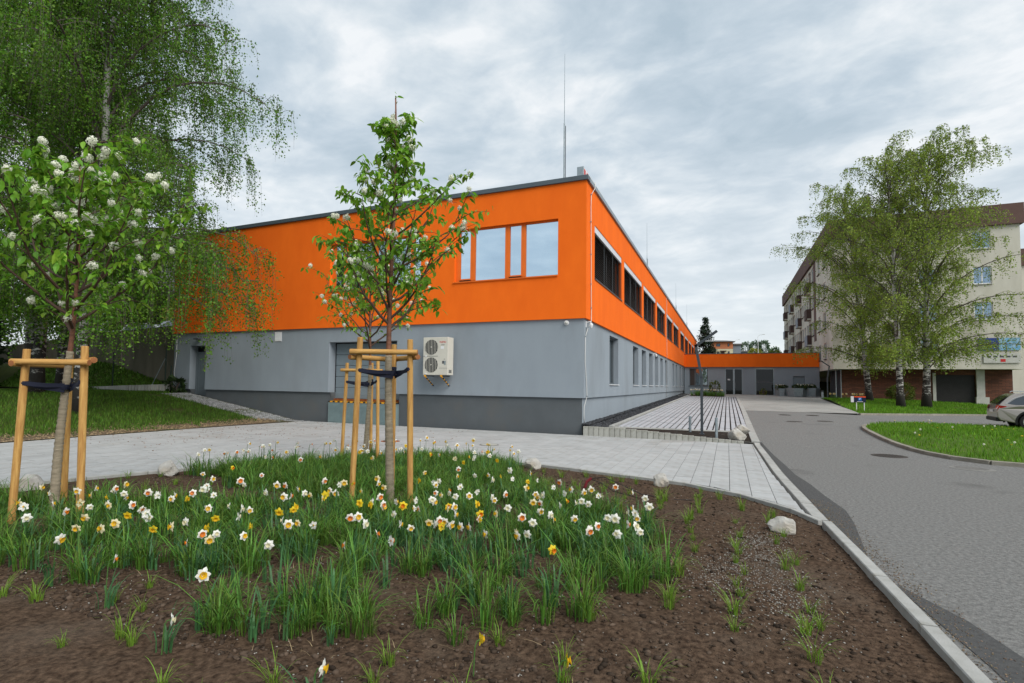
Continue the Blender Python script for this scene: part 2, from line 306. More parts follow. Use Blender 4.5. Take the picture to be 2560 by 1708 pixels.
M['birchlimb'] = mat('birch_limb', (0.14, 0.115, 0.10), 0.85, (0.07, 0.058, 0.05), 3)
M['birchleaf'] = mat('birch_leaf', (0.110, 0.240, 0.018), 0.55, amt=0.25, scale=0.5, rand='island', ramt=0.5, trans=0.38, hue=0.02, spec=0.3)
M['birchleaf_r'] = mat('birch_leaf_young', (0.255, 0.355, 0.044), 0.55, amt=0.25, scale=0.4, rand='island', ramt=0.45, trans=0.4, hue=0.02, spec=0.3)
M['darkleaf'] = mat('dark_hedge_leaf', (0.030, 0.062, 0.014), 0.7, amt=0.3, scale=0.6, rand='island', ramt=0.5, trans=0.2)
M['yellowleaf'] = mat('yellow_shrub_leaf', (0.30, 0.32, 0.05), 0.7, amt=0.3, scale=0.6, rand='island', ramt=0.4, trans=0.3)
M['shrubleaf'] = mat('shrub_leaf', (0.11, 0.15, 0.02), 0.7, amt=0.4, scale=2, rand='island', ramt=0.5, trans=0.3, hue=0.03)
M['needle'] = mat('conifer_needle', (0.022, 0.042, 0.020), 0.8, amt=0.3, scale=1, rand='island', ramt=0.5)
M['fartree'] = mat('far_tree_leaf', (0.13, 0.20, 0.12), 0.9, rand='island', ramt=0.35, amt=0.2)
M['panel'] = mat('stained_panel_concrete', (0.62, 0.60, 0.525), 0.95, (0.52, 0.50, 0.42), 0.8, bump=0.3, bscale=30, col3=(0.34, 0.32, 0.26), c3scale=0.35, c3lo=0.54, c3hi=0.8, stretch=(1, 1, 0.3))
M['attic'] = mat('brown_attic_panel', (0.135, 0.082, 0.070), 0.9, amt=0.25, scale=0.8)
M['balc'] = mat('brown_balcony_panel', (0.085, 0.055, 0.048), 0.9, amt=0.2)
M['balc_b'] = mat('pale_balcony_panel', (0.26, 0.29, 0.33), 0.8, amt=0.2)
M['slategrey'] = mat('grey_ribbed_panel', (0.115, 0.125, 0.14), 0.8, amt=0.2, scale=2)
M['shutter'] = mat('roller_shutter', (0.038, 0.036, 0.036), 0.6, amt=0.2)
M['oldwhite'] = mat('weathered_white', (0.55, 0.55, 0.51), 0.9, amt=0.2, scale=3)
M['concwall'] = mat('mossy_concrete', (0.155, 0.14, 0.105), 0.95, (0.085, 0.078, 0.055), 0.8, bump=0.4, bscale=14, stretch=(1, 1, 0.3), col3=(0.07, 0.08, 0.03), c3scale=0.4, c3lo=0.52, c3hi=0.75)
M['fence'] = mat('dark_green_post', (0.012, 0.028, 0.02), 0.6, amt=0.2)
M['housebrown'] = mat('brown_house_wall', (0.17, 0.075, 0.055), 0.9, amt=0.2)
M['housered'] = mat('terracotta_wall', (0.52, 0.19, 0.09), 0.9, amt=0.12)
M['housecream'] = mat('cream_wall', (0.62, 0.58, 0.40), 0.9, amt=0.1)
M['houseblue'] = mat('blue_grey_wall', (0.22, 0.26, 0.31), 0.9, amt=0.1)
M['rooftile'] = mat('grey_roof_tile', (0.20, 0.20, 0.20), 0.9, amt=0.2)
M['carbeige'] = mat('beige_car_paint', (0.33, 0.30, 0.275), 0.32, amt=0.03, metal=0.55, spec=0.5, coat=0.8)
M['carwhite'] = mat('white_car_paint', (0.62, 0.65, 0.67), 0.3, amt=0.03, spec=0.5, coat=0.8)
M['cargrey'] = mat('silver_car_paint', (0.42, 0.45, 0.47), 0.3, amt=0.03, metal=0.5, spec=0.5, coat=0.8)
M['carglass'] = glass('car_glass', (0.7, 0.75, 0.8), (0.012, 0.014, 0.016), 0.14, 0.03)
M['carblack'] = mat('car_black_trim', (0.012, 0.012, 0.013), 0.5, amt=0.1)
M['chrome'] = mat('chrome_trim', (0.62, 0.63, 0.64), 0.2, amt=0.05, metal=0.9)
M['taillight'] = mat('tail_light', (0.45, 0.008, 0.008), 0.15, amt=0.3, scale=15, spec=0.6, coat=0.5)
M['signblue'] = mat('sign_blue', (0.02, 0.17, 0.55), 0.4, amt=0.05)
M['signdark'] = mat('sign_dark_blue', (0.010, 0.014, 0.045), 0.4, amt=0.05)
M['signorange'] = mat('sign_orange', (0.80, 0.09, 0.02), 0.4, amt=0.05)
M['bannerblue'] = mat('banner_blue', (0.018, 0.055, 0.26), 0.6, amt=0.3, scale=2)
M['bannercyan'] = mat('banner_cyan', (0.10, 0.36, 0.62), 0.6, (0.35, 0.5, 0.62), 3)
M['hosered'] = mat('red_pipe', (0.16, 0.012, 0.02), 0.6, amt=0.2)
M['warm'] = mat('amber_lampshade', (0.65, 0.33, 0.06), 0.6, amt=0.2)
# brick for the apartment block's ground floor: thin courses too far away to tell apart singly
def brickmat():
    m = bpy.data.materials.new('brown_brick_slips'); m.use_nodes = True; t = m.node_tree; b = t.nodes['Principled BSDF']; b.inputs['Roughness'].default_value = 0.9
    tcn = N(t, 'ShaderNodeTexCoord'); se = N(t, 'ShaderNodeSeparateXYZ'); t.links.new(tcn.outputs['Object'], se.inputs[0]); cb = N(t, 'ShaderNodeCombineXYZ')
    ad = N(t, 'ShaderNodeMath', operation='ADD'); t.links.new(se.outputs[0], ad.inputs[0]); t.links.new(se.outputs[1], ad.inputs[1]); t.links.new(ad.outputs[0], cb.inputs[0]); t.links.new(se.outputs[2], cb.inputs[1])
    br = N(t, 'ShaderNodeTexBrick', Scale=1.0); br.inputs['Brick Width'].default_value = 0.42; br.inputs['Row Height'].default_value = 0.11; br.inputs['Mortar Size'].default_value = 0.012
    br.inputs['Color1'].default_value = (0.17, 0.062, 0.035, 1); br.inputs['Color2'].default_value = (0.095, 0.036, 0.022, 1); br.inputs['Mortar'].default_value = (0.05, 0.03, 0.022, 1)
    t.links.new(cb.outputs[0], br.inputs[0]); t.links.new(br.outputs[0], b.inputs['Base Color'])
    bn = N(t, 'ShaderNodeBump', Strength=0.6, Distance=0.02); t.links.new(br.outputs[1], bn.inputs['Height']); bn.invert = True; t.links.new(bn.outputs[0], b.inputs['Normal'])
    return m
M['brick'] = brickmat()
def gridmat(name, col, joint, w_, h_, mort=0.03):
    m = bpy.data.materials.new(name); m.use_nodes = True; t = m.node_tree; b = t.nodes['Principled BSDF']; b.inputs['Roughness'].default_value = 0.92; b.inputs['Specular IOR Level'].default_value = 0.15
    tcn = N(t, 'ShaderNodeTexCoord'); br = N(t, 'ShaderNodeTexBrick', Scale=1.0); br.inputs['Brick Width'].default_value = w_; br.inputs['Row Height'].default_value = h_; br.inputs['Mortar Size'].default_value = mort
    br.inputs['Color1'].default_value = col + (1,); br.inputs['Color2'].default_value = tuple(x * 0.9 for x in col) + (1,); br.inputs['Mortar'].default_value = joint + (1,)
    t.links.new(tcn.outputs['Object'], br.inputs[0])
    nz = N(t, 'ShaderNodeTexNoise', Scale=0.8, Detail=6.0); t.links.new(tcn.outputs['Object'], nz.inputs[0]); mr = N(t, 'ShaderNodeMapRange'); mr.inputs[1].default_value = 0.35; mr.inputs[2].default_value = 0.7; mr.inputs[3].default_value = 1.0; mr.inputs[4].default_value = 0.78; t.links.new(nz.outputs[0], mr.inputs[0])
    hs = N(t, 'ShaderNodeHueSaturation'); t.links.new(mr.outputs[0], hs.inputs['Value']); t.links.new(br.outputs[0], hs.inputs['Color']); t.links.new(hs.outputs[0], b.inputs['Base Color'])
    return m
M['plaza'] = gridmat('plaza_paving', (0.36, 0.355, 0.335), (0.24, 0.23, 0.21), 0.3, 0.2, 0.008)

# ------------------------------------------------------------------ the lie of the land
def G(x, y):
    if x < -12: return min(0.155 * (-12 - x), 1.0)
    if y > 0:
        s = 0.021 * min(y, 42)
        if x < 0.8: b = 0.3 + 0.0137 * y
        elif x < 5: t = (x - 0.8) / 4.2; b = (1 - t) * (0.3 + 0.0137 * y) + t * (0.04 + 0.02 * y)
        else: b = 0.04 * max(0, 1 - (x - 5) / 3) + s
    else: b = 0.0
    return b - 0.04 * max(min(x, 40) - 8, 0) * min(1, max(0, (y + 6) / 14))
LK = [(5.05, 15.2), (10.46, 16.4), (13.2, 19.2), (18.2, 24.2), (34, 39.5)]          # far edge of the asphalt
def interp(pts, x):
    if x <= pts[0][0]: return pts[0][1]
    for (a, b), (c, d) in zip(pts, pts[1:]):
        if x <= c: return b + (d - b) * (x - a) / (c - a)
    return pts[-1][1]
def GL(x, y):                                                                        # lawn at the right, rising to the apartment block
    ye = interp(LK, x); d = max(0, y - ye)
    return G(x, ye) + 0.03 + (0.72 - G(x, ye)) * min(1, d / 13.0)
def ss(a, b, t):
    t = max(0, min(1, (t - a) / (b - a))); return t * t * (3 - 2 * t)

def grid(name, mt, xs, ys, fz, smooth=True, parent=None):
    nx, ny = len(xs), len(ys); vs = [(x, y, fz(x, y)) for y in ys for x in xs]
    fs = [(j * nx + i, j * nx + i + 1, (j + 1) * nx + i + 1, (j + 1) * nx + i) for j in range(ny - 1) for i in range(nx - 1)]
    return link(name, npmesh(name, vs, fs, mt, smooth), parent)
def lin(a, b, n): return [a + (b - a) * i / n for i in range(n + 1)]

def base_z(x, y):
    z = -0.45
    z += 8.6 * ss(62, 100, y) * ss(-60, -20, x)
    z += 3.3 * ss(2.5, 5.0, y) * (1 - ss(-24, -20.2, x)) if x < -20.2 else 0
    return z
xs = lin(-420, -60, 12) + lin(-56, -20.6, 18) + lin(-19, 60, 40)[1:] + lin(70, 420, 12); ys = lin(-300, -60, 8) + lin(-50, -2, 16) + lin(0, 12, 12) + lin(16, 120, 40) + lin(140, 900, 12)
o = grid('ground', M['terrain'], xs, ys, base_z); tag(o, kind='structure')

# road
ROADL = [(-60, 6.0), (-20, 5.62), (-13.1, 5.48), (-9.43, 5.29), (-5.6, 5.12), (0.6, 5.0), (15.2, 5.06), (60, 5.06)]
def roadx(y): return interp(ROADL, y)
TT = [0] + lin(0.02, 1, 44); YY = lin(0, 1, 90)
vs = []; 
for j in YY:
    for t in TT:
        xn = 5.05 + 40 * t ** 1.6; ye = interp(LK, xn); y = -45 + (ye + 45) * j
        x = roadx(y) + (xn - 5.05); vs.append((x, y, G(x, y)))
n_ = len(TT)
fs = [(j * n_ + i, j * n_ + i + 1, (j + 1) * n_ + i + 1, (j + 1) * n_ + i) for j in range(len(YY) - 1) for i in range(n_ - 1)]
tag(link('road', npmesh('road', vs, fs, M['asphalt'], True)), kind='structure')
# darker strip of newer asphalt along the kerb
mb = MB(); pr = [(0.9, 0.05), (-1.1, 0.10), (-2.6, 0.12), (-4.2, 0.17), (-5.6, 0.20), (-6.6, 0.27), (-7.6, 0.29), (-8.6, 0.34), (-9.3, 0.27), (-10.0, 0.16), (-10.8, 0.03)]
for (y0, w0), (y1, w1) in zip(pr, pr[1:]):
    mb.face([(roadx(y0) + 0.02, y0, G(6, y0) + 0.005), (roadx(y1) + 0.02, y1, G(6, y1) + 0.005), (roadx(y1) + w1, y1, G(6, y1) + 0.005), (roadx(y0) + w0, y0, G(6, y0) + 0.005)])
pr = [(-11.6, 0.05, 0.02), (-12.2, 0.26, 0.05), (-12.9, 0.36, 0.09), (-13.8, 0.5, 0.12), (-16, 0.6, 0.12)]
for (y0, w0, a0), (y1, w1, a1) in zip(pr, pr[1:]):
    mb.face([(roadx(y0) + a0, y0, 0.005), (roadx(y1) + a1, y1, 0.005), (roadx(y1) + w1, y1, 0.005), (roadx(y0) + w0, y0, 0.005)])
tag(mb.build('asphalt_patch', M['asphalt_dark']), kind='structure')

# plaza in front of the annex
def plazax(y): return 10.46 + (11.6 - 10.46) * (y - 16.4) / 21.0 if y < 37.5 else 11.6 + 0.9
vs = []; YP = lin(15.0, 43.4, 40); XP = lin(0, 1, 14)
for y in YP:
    for t in XP:
        x1 = plazax(y); x = 5.0 + (x1 - 5.0) * t
        yy = max(y, interp(LK, x)) if y < 17 else y
        vs.append((x, yy, G(x, yy) + 0.006 + (0.03 * max(x - 8, 0))))
n_ = len(XP); fs = [(j * n_ + i, j * n_ + i + 1, (j + 1) * n_ + i + 1, (j + 1) * n_ + i) for j in range(len(YP) - 1) for i in range(n_ - 1)]
tag(link('plaza_paving', npmesh('plaza_paving', vs, fs, M['plaza'], True)), kind='structure')
o = grid('doorstep_paving', M['plaza'], lin(-0.1, 5.0, 6), lin(34.6, 43.35, 6), lambda x, y: G(x, y) - 0.004); tag(o, kind='structure')

# ------------------------------------------------------------------ planting bed
BEDC = [(-9.4, -22.0), (-7.6, -17.0), (-6.6, -14.5), (-5.81, -12.55), (-5.38, -11.6), (-4.95, -10.55), (-4.3, -9.15), (-3.45, -7.8), (-2.4, -6.85), (-0.95, -6.42), (0.56, -6.68), (1.77, -6.95), (3.13, -7.36), (3.85, -7.6), (4.35, -8.05), (4.88, -8.67), (5.2, -9.40)]
def densify(pts, step):
    out_ = []
    cr_ = []
    n = len(pts)
    for i in range(n - 1):
        p0, p1, p2, p3 = pts[max(i - 1, 0)], pts[i], pts[i + 1], pts[min(i + 2, n - 1)]
        L = math.dist(p1, p2); k = max(1, int(L / step))
        for j in range(k):
            t = j / k
            cr_.append(tuple(0.5 * ((2 * p1[a]) + (-p0[a] + p2[a]) * t + (2 * p0[a] - 5 * p1[a] + 4 * p2[a] - p3[a]) * t * t + (-p0[a] + 3 * p1[a] - 3 * p2[a] + p3[a]) * t ** 3) for a in (0, 1)))
    cr_.append(pts[-1]); return cr_
BED = densify(BEDC, 0.25)
BEDPOLY = BED + [(5.34, -11), (5.47, -13.1), (5.6, -20), (5.65, -22)]
def inpoly(x, y, poly):
    r = False; j = len(poly) - 1
    for i in range(len(poly)):
        xi, yi = poly[i]; xj, yj = poly[j]
        if (yi > y) != (yj > y) and x < (xj - xi) * (y - yi) / (yj - yi) + xi: r = not r
        j = i
    return r
def segdist(x, y, pts):
    best = (9e9, None)
    for (a, b), (c, d) in zip(pts, pts[1:]):
        L2 = (c - a) ** 2 + (d - b) ** 2
        t = max(0, min(1, ((x - a) * (c - a) + (y - b) * (d - b)) / L2)); px, py = a + t * (c - a), b + t * (d - b)
        dd = math.hypot(x - px, y - py)
        if dd < best[0]: best = (dd, ((a, b), (c, d)))
    return best
def soilz(x, y):
    n = noise.noise((x * 0.7, y * 0.7, 3.3)) * 0.03 + noise.noise((x * 2.6, y * 2.6, 1.1)) * 0.018 + noise.noise((x * 8, y * 8, 5.1)) * 0.010 + noise.noise((x * 19, y * 19, 8.1)) * 0.010
    e = min(segdist(x, y, BED[::4])[0], abs(roadx(y) - x))
    return -0.045 + 0.035 * ss(0.0, 1.6, e) + n * min(1, 0.3 + e * 2)
def warp(a, b, fine0, fine1, f, c):
    r = [a]
    while r[-1] < b: r.append(r[-1] + (f if fine0 < r[-1] < fine1 else c))
    return r
xs = warp(-9.4, 5.45, -1.5, 5.5, 0.034, 0.12); ys = warp(-22, -6.3, -15.6, -12, 0.034, 0.085)
o = grid('soil_bed', M['soil'], xs, ys, soilz); tag(o, kind='structure')
# cut away what would lie outside the bed
me = o.data
import bmesh
bm = bmesh.new(); bm.from_mesh(me)
kill = [v for v in bm.verts if not inpoly(v.co.x, v.co.y, BEDPOLY) and segdist(v.co.x, v.co.y, BED)[0] > 0.10 and v.co.x < roadx(v.co.y) - 0.02]
bmesh.ops.delete(bm, geom=kill, context='VERTS')
bm.to_mesh(me); bm.free()

def stones_along(name, pts, L, wdt, z0f, ztop, mt, parent_label=None, side=0.0, jit=0.004, kind='structure', ends=True):
    root = bpy.data.objects.new(name, None); COL.objects.link(root); tag(root, kind=kind)
    # walk the polyline
    acc = [pts[0]]; cur = pts[0]; i = 1; out_ = [pts[0]]; need = L
    p = Vector(pts[0])
    k = 1
    while k < len(pts):
        q = Vector(pts[k]); d = (q - p).length
        if d >= need: p = p + (q - p) * (need / d); out_.append((p.x, p.y)); need = L
        else: need -= d; p = q; k += 1
    if need < L * 0.85: out_.append(tuple(pts[-1]))
    for a, b in zip(out_, out_[1:]):
        a = Vector(a); b = Vector(b); c = (a + b) / 2; d = b - a; ln = d.length - 0.01
        zt = ztop(c.x, c.y) + U(-jit, jit)
        za, zb = ztop(a.x, a.y), ztop(b.x, b.y)
        m = MB(); h = 0.22; wd = wdt / 2; cf = 0.008
        m.prism([(-wd, -h), (wd, -h), (wd, -cf), (wd - cf, 0), (-wd + cf, 0), (-wd, -cf)], -ln / 2, ln / 2, axis='x')
        oo = m.build('kerb_stone', mt, root, (c.x, c.y, zt)); oo.rotation_euler = (0, -math.atan2(zb - za, d.length), math.atan2(d.y, d.x))
    return root
stones_along('bed_edging', BED, 1.0, 0.06, None, lambda x, y: 0.012, M['kerb'])
stones_along('road_kerb', [(roadx(y) - 0.07, y) for y in lin(-9.35, 0.2, 12)], 1.0, 0.15, None, lambda x, y: 0.01 + max(0, G(5.2, y)), M['kerb'])
stones_along('road_kerb', [(roadx(y) - 0.09, y) for y in lin(0.25, 15.2, 12)] + [(4.96, 36)], 1.0, 0.22, None, lambda x, y: 0.01 + G(5.05, y), M['kerb'])
stones_along('bed_kerb', [(roadx(y) - 0.035, y) for y in reversed(lin(-22, -9.45, 14))], 1.0, 0.105, None, lambda x, y: 0.02, M['kerb'])
stones_along('lawn_edging', [(-11.95, -24), (-11.95, -7.9), (-11.75, -3), (-11.45, -0.4)], 1.0, 0.06, None, lambda x, y: 0.015, M['kerb'])
ISL = densify([(11.5, 11.6), (10.0, 9.9), (9.15, 8.3), (8.78, 6.6), (8.62, 4.4), (8.55, 2.2), (8.62, 0.5), (8.9, -0.9), (9.3, -1.6), (10.2, -1.9), (12.0, -1.9), (16.5, -0.5)], 0.3)
stones_along('island_kerb', ISL, 0.8, 0.13, None, lambda x, y: G(x, y) + 0.09, M['oldkerb'])
stones_along('lawn_kerb', densify([(10.5, 16.45), (13.2, 19.2), (18.2, 24.2), (26, 31.7)], 0.4), 1.0, 0.12, None, lambda x, y: G(x, y) + 0.10, M['oldkerb'])
stones_along('lawn_kerb', [(plazax(y) + 0.0, y) for y in lin(16.5, 37.4, 10)], 1.0, 0.10, None, lambda x, y: G(x, y) + 0.09, M['kerb'])

# ------------------------------------------------------------------ driveway pavers
CX, CY = 4.18, -17.0
drive = grid('driveway', M['joint'], lin(-12.0, 5.05, 2), lin(-25, 0.12, 2), lambda x, y: -0.13)
tag(drive, kind='structure')
def clip(poly_, p, n):
    out_ = []
    for i in range(len(poly_)):
        a, b = poly_[i], poly_[(i + 1) % len(poly_)]
        da = (a[0] - p[0]) * n[0] + (a[1] - p[1]) * n[1]; db = (b[0] - p[0]) * n[0] + (b[1] - p[1]) * n[1]
        if da >= 0: out_.append(a)
        if (da >= 0) != (db >= 0): t = da / (da - db); out_.append((a[0] + t * (b[0] - a[0]), a[1] + t * (b[1] - a[1])))
    return out_
PW, PL = 0.30, 0.60
full = []
for ix in range(-41, 18):
    x0 = ix * PW; off = (ix % 3) * PL / 3
    for iy in range(-42, 1):
        y0 = iy * PL + off; pg = [(x0 + .004, y0 + .004), (x0 + PW - .004, y0 + .004), (x0 + PW - .004, y0 + PL - .004), (x0 + .004, y0 + PL - .004)]
        cx, cy = x0 + PW / 2, y0 + PL / 2
        if cx < -12.2 or cy > 0.5 or cy < -24: continue
        cut = False
        if cy > -0.5: pg = clip(pg, (0, -0.02), (0, -1)); cut = True
        if cx > roadx(cy) - 0.7: pg = clip(pg, (roadx(cy) - 0.195, cy), (-1, -0.02)); cut = True
        if cx < -11.3:
            lx = interp([(-24, -11.92), (-7.9, -11.92), (-3, -11.72), (-0.4, -11.42), (1, -11.2)], cy); pg = clip(pg, (lx, cy), (1, 0)); cut = True
        if len(pg) < 3: continue
        cx = sum(p[0] for p in pg) / len(pg); cy = sum(p[1] for p in pg) / len(pg)
        dd, sg = segdist(cx, cy, BED); ins = inpoly(cx, cy, BEDPOLY)
        if dd < 0.45:
            (a, b), (c, d) = sg; nx, ny = -(d - b), (c - a); L = math.hypot(nx, ny); nx /= L; ny /= L
            pg = clip(pg, (a + nx * 0.032, b + ny * 0.032), (nx, ny)); cut = True
            if len(pg) < 3: continue
            ar = 0.5 * abs(sum(pg[i][0] * pg[(i + 1) % len(pg)][1] - pg[(i + 1) % len(pg)][0] * pg[i][1] for i in range(len(pg))))
            if ar < 0.002: continue
        elif ins: continue
        full.append((math.hypot(cx - CX, cy - CY), cut, pg, cx, cy))
full.sort(key=lambda t: t[0])
me0 = MB().box((-PW / 2 + .004, -PL / 2 + .004, -0.08), (PW / 2 - .004, PL / 2 - .004, 0)).mesh('paver', M['paver'])
vis = [t for t in full if t[4] > -13.5]
rest = MB(); cnt = 0
pav_objs = []
for t in full:
    d_, cut, pg, cx, cy = t
    if cnt < 300 and cy > -13.5:
        cnt += 1
        if not cut: pav_objs.append(link('paver', me0, drive, (cx, cy, U(-.0025, .0025)), (U(-.004, .004), U(-.004, .004), 0)))
        else: MB().prism([(p[0] - cx, p[1] - cy) for p in pg], -0.08, 0).build('paver', M['paver'], drive, (cx, cy, U(-.002, .002)))
    else:
        rest.prism(pg, -0.08, U(-.0025, .0025))
tag(rest.build('far_pavers', M['paver_f'], drive), kind='stuff')

# ------------------------------------------------------------------ parking pad, gravel strip, palisade
pad = grid('parking_pad', M['jointg'], lin(0.86, 4.86, 6), lin(0.4, 36.0, 30), lambda x, y: G(x, y) - 0.03); tag(pad, kind='structure')
ncol = 21; cw = (4.84 - 0.90) / ncol
rows = [3.62 + 2.94 * k for k in range(0, 12)]
slab_me = {}
for i in range(ncol):
    xc = 0.90 + cw * (i + 0.5); edge = 0.42 + (xc - 0.86) / 4.0 * 2.85
    last = edge
    for r in rows:
        if r > 36.2: break
        a, b = last + 0.06, r - 0.07; last = r
        if b - a < 0.08: continue
        L = round(b - a, 2)
        if L not in slab_me: slab_me[L] = MB().box((-cw / 2 + 0.024, -L / 2, -0.05), (cw / 2 - 0.024, L / 2, 0)).mesh('slab', M['slab'])
        yc = (a + b) / 2; sy = math.atan2(G(xc, b) - G(xc, a), b - a); sx = -math.atan2(G(xc + 0.1, yc) - G(xc - 0.1, yc), 0.2)
        link('slab', slab_me[L], pad, (xc, yc, G(xc, yc) + U(-.002, .002)), (sy, sx, 0))
mb = MB(); mb.face([(0.86, 0.32, G(.86, .32) + .002), (4.86, 3.15, G(4.86, 3.15) + .002), (4.86, 3.25, G(4.86, 3.25) + .002), (0.86, 0.40, G(.86, .4) + .002)])
mb.face([(0.86, 0.32, G(.86, .32) + .002), (4.86, 3.15, G(4.86, 3.15) + .002), (4.86, 3.15, 0), (0.86, 0.32, 0.1)])
tag(mb.build('pad_edge', M['kerb']), kind='structure')
vs = []; fs = []
for j in range(13):
    for i in range(25):
        x = 0.84 + 4.04 * i / 24; e = 0.31 + (x - 0.86) / 4.0 * 2.83; y = 0.06 + (e - 0.06) * j / 12
        top = 0.29 - 0.06 * max(0, x - 1.2)
        vs.append((x, y, min(G(x, y), top + 0.3) - 0.035 + noise.noise((x * 6, y * 6, 2)) * 0.018))
fs = [(j * 25 + i, j * 25 + i + 1, (j + 1) * 25 + i + 1, (j + 1) * 25 + i) for j in range(12) for i in range(24)]
mdk = mat('dark_topsoil', (0.050, 0.047, 0.043), 1.0, (0.085, 0.08, 0.07), 9, bump=0.9, bscale=60, detail=10)
tag(link('soil_strip', npmesh('soil_strip', vs, fs, mdk, True)), kind='structure')
# gravel
o = grid('gravel_base', M['gravel'], lin(-0.16, 0.74, 2), lin(0.05, 43.3, 20), lambda x, y: G(0.5, y) - 0.05); tag(o, kind='structure')
ico = [(0, 0, 1)] + [(math.cos(a) * .9, math.sin(a) * .9, .42) for a in [k * 1.2566 for k in range(5)]] + [(math.cos(a) * .9, math.sin(a) * .9, -.42) for a in [k * 1.2566 + .628 for k in range(5)]] + [(0, 0, -1)]
icof = [(0, 1 + k, 1 + (k + 1) % 5) for k in range(5)] + [(1 + k, 6 + k, 1 + (k + 1) % 5) for k in range(5)] + [(1 + (k + 1) % 5, 6 + k, 6 + (k + 1) % 5) for k in range(5)] + [(6 + k, 11, 6 + (k + 1) % 5) for k in range(5)]
ICO = np.array(ico); ICOF = np.array(icof)
def pebbles(name, P, S, mt, seed=1, flat=0.7, parent=None):
    r = np.random.default_rng(seed); n = len(P); P = np.asarray(P); S = np.asarray(S)
    v = ICO[None] * (S[:, None, None] * r.uniform(0.6, 1.25, (n, 12, 1))) * np.array([1, 1, flat])
    a = r.uniform(0, 6.28, n); ca, sa = np.cos(a)[:, None], np.sin(a)[:, None]
    st = r.uniform(0.7, 1.3, n)[:, None]
    x = v[:, :, 0] * st; y = v[:, :, 1] / st
    vv = np.stack([x * ca - y * sa, x * sa + y * ca, v[:, :, 2]], 2) + P[:, None, :]
    f = ICOF[None] + (np.arange(n) * 12)[:, None, None]
    o = link(name, npmesh(name, vv.reshape(-1, 3), f.reshape(-1, 3), mt), parent); tag(o, kind='stuff'); return o
nr = np.random.default_rng(3)
yy = 0.1 + 42 * nr.uniform(0, 1, 7000) ** 2.0; xx = nr.uniform(-0.12, 0.68, 7000)
PP = [(x, y, G(0.5, y) - 0.03 + 0.03 * nr.random() + 0.06 * (x < 0.1)) for x, y in zip(xx, yy)]
pebbles('black_gravel', PP, nr.uniform(0.022, 0.048, 7000), M['gravel'], 4)
stones_along('gravel_edging', [(0.78, 0.12), (0.78, 37.5)], 1.0, 0.13, None, lambda x, y: G(0.8, y) + 0.035, M['kerb'])
# palisade of upright concrete blocks stepping down along the driveway
pal = thing('palisade_edging', 'stepped row of upright pale concrete blocks from building corner to the road', 'edging', (0, 0, 0))
tops = lambda x: 0.29 if x < 1.25 else 0.27 - 0.066 * math.floor((x - 1.25) / 0.335) * 0.335
xp = -0.075
while xp < 4.6:
    MB().box((-0.078, -0.055, -0.45), (0.078, 0.055, 0)).build('block', M['palis'], pal, (xp + 0.083, 0.01 + U(-.004, .004), tops(xp + 0.08) + U(-.003, .003)), bevel=0.006)
    xp += 0.167

# ------------------------------------------------------------------ main building
B = thing('office_building', 'long orange and grey two storey building with flat roof', 'building')
ZC, ZT, ZO, ZP = 8.36, 8.52, 3.79, 1.19
XL, YE = -19.9, 69.0
W1 = (-4.86, -0.96, 5.26, 7.18); W2 = (-10.56, -6.27, 5.28, 7.18)
SW = [(1.2, 6.42), (7.02, 12.46), (13.1, 18.5), (19.2, 24.25), (25.2, 30.2), (31.0, 36.2), (38.5, 43.3), (44.6, 49.6), (51.0, 55.6), (56.9, 61.8), (63, 67.5)]
SH = [(a, b, 5.28, 7.19) for a, b in SW]
LWY = [(4.2, 6.05), (9.95, 11.7), (12.95, 14.65), (15.9, 17.6), (18.75, 20.5), (21.75, 23.5), (24.85, 26.6), (30.8, 32.4), (33.8, 35.3), (38.3, 39.9), (41.1, 42.6)]
LH = [(a, b, 1.66, 3.6) for a, b in LWY]
mb = MB()
mb.wall('y', 0, 1, XL, 0, ZO, ZC, [W1, W2], 0.2); mb.wall('x', 0, -1, 0, YE, ZO, ZC, SH, 0.2)
mb.wall('x', XL, 1, 0, YE, ZO, ZC); mb.wall('y', YE, -1, XL, 0, ZO, ZC)
mb.face([(XL, 0, ZO), (0, 0, ZO), (-0.08, 0.08, ZO), (XL + .08, 0.08, ZO)]); mb.face([(0, 0, ZO), (0, YE, ZO), (-0.08, YE, ZO), (-0.08, 0.08, ZO)])
mb.build('upper_wall', M['orange'], B)
GX = (-10.55, -7.3); DX = (-18.7, -17.66)
mb = MB(); mb.wall('y', 0.08, 1, XL + .1, -0.08, ZP, ZO, [(GX[0], GX[1], ZP - .1, 3.21), (DX[0], DX[1], ZP - .1, 3.2)], 0.4)
mb.wall('x', -0.08, -1, 0.08, YE, ZP, ZO, LH, 0.28); mb.wall('x', XL + .1, 1, 0.08, YE, ZP, ZO)
mb.face([(XL + .1, .08, ZP), (-.08, .08, ZP), (-.15, .15, ZP), (XL + .17, .15, ZP)]); mb.face([(-.08, .08, ZP), (-.08, YE, ZP), (-.15, YE, ZP), (-.15, .15, ZP)])
mb.build('lower_wall', M['grey'], B)
mb = MB(); mb.wall('y', 0.15, 1, XL + .17, -0.15, -0.5, ZP, [(GX[0] + .06, GX[1] + .1, -.6, ZP + .1), (DX[0], DX[1], -.6, ZP + .1)], 0.32); mb.build('front_plinth', M['plinth'], B)
mb = MB(); mb.wall('x', -0.15, -1, 0.15, YE, -0.3, ZP); mb.wall('x', XL + .17, 1, 0.15, YE, -0.5, ZP); mb.build('side_plinth', M['grey'], B)
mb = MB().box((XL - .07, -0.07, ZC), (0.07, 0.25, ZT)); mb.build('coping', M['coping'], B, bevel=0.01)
mb = MB().box((-0.25, 0.252, ZC), (0.07, YE + .07, ZT)); mb.box((XL - .07, 0.252, ZC), (XL + .25, YE + .07, ZT)); mb.build('coping', M['coping_side'], B, bevel=0.01)
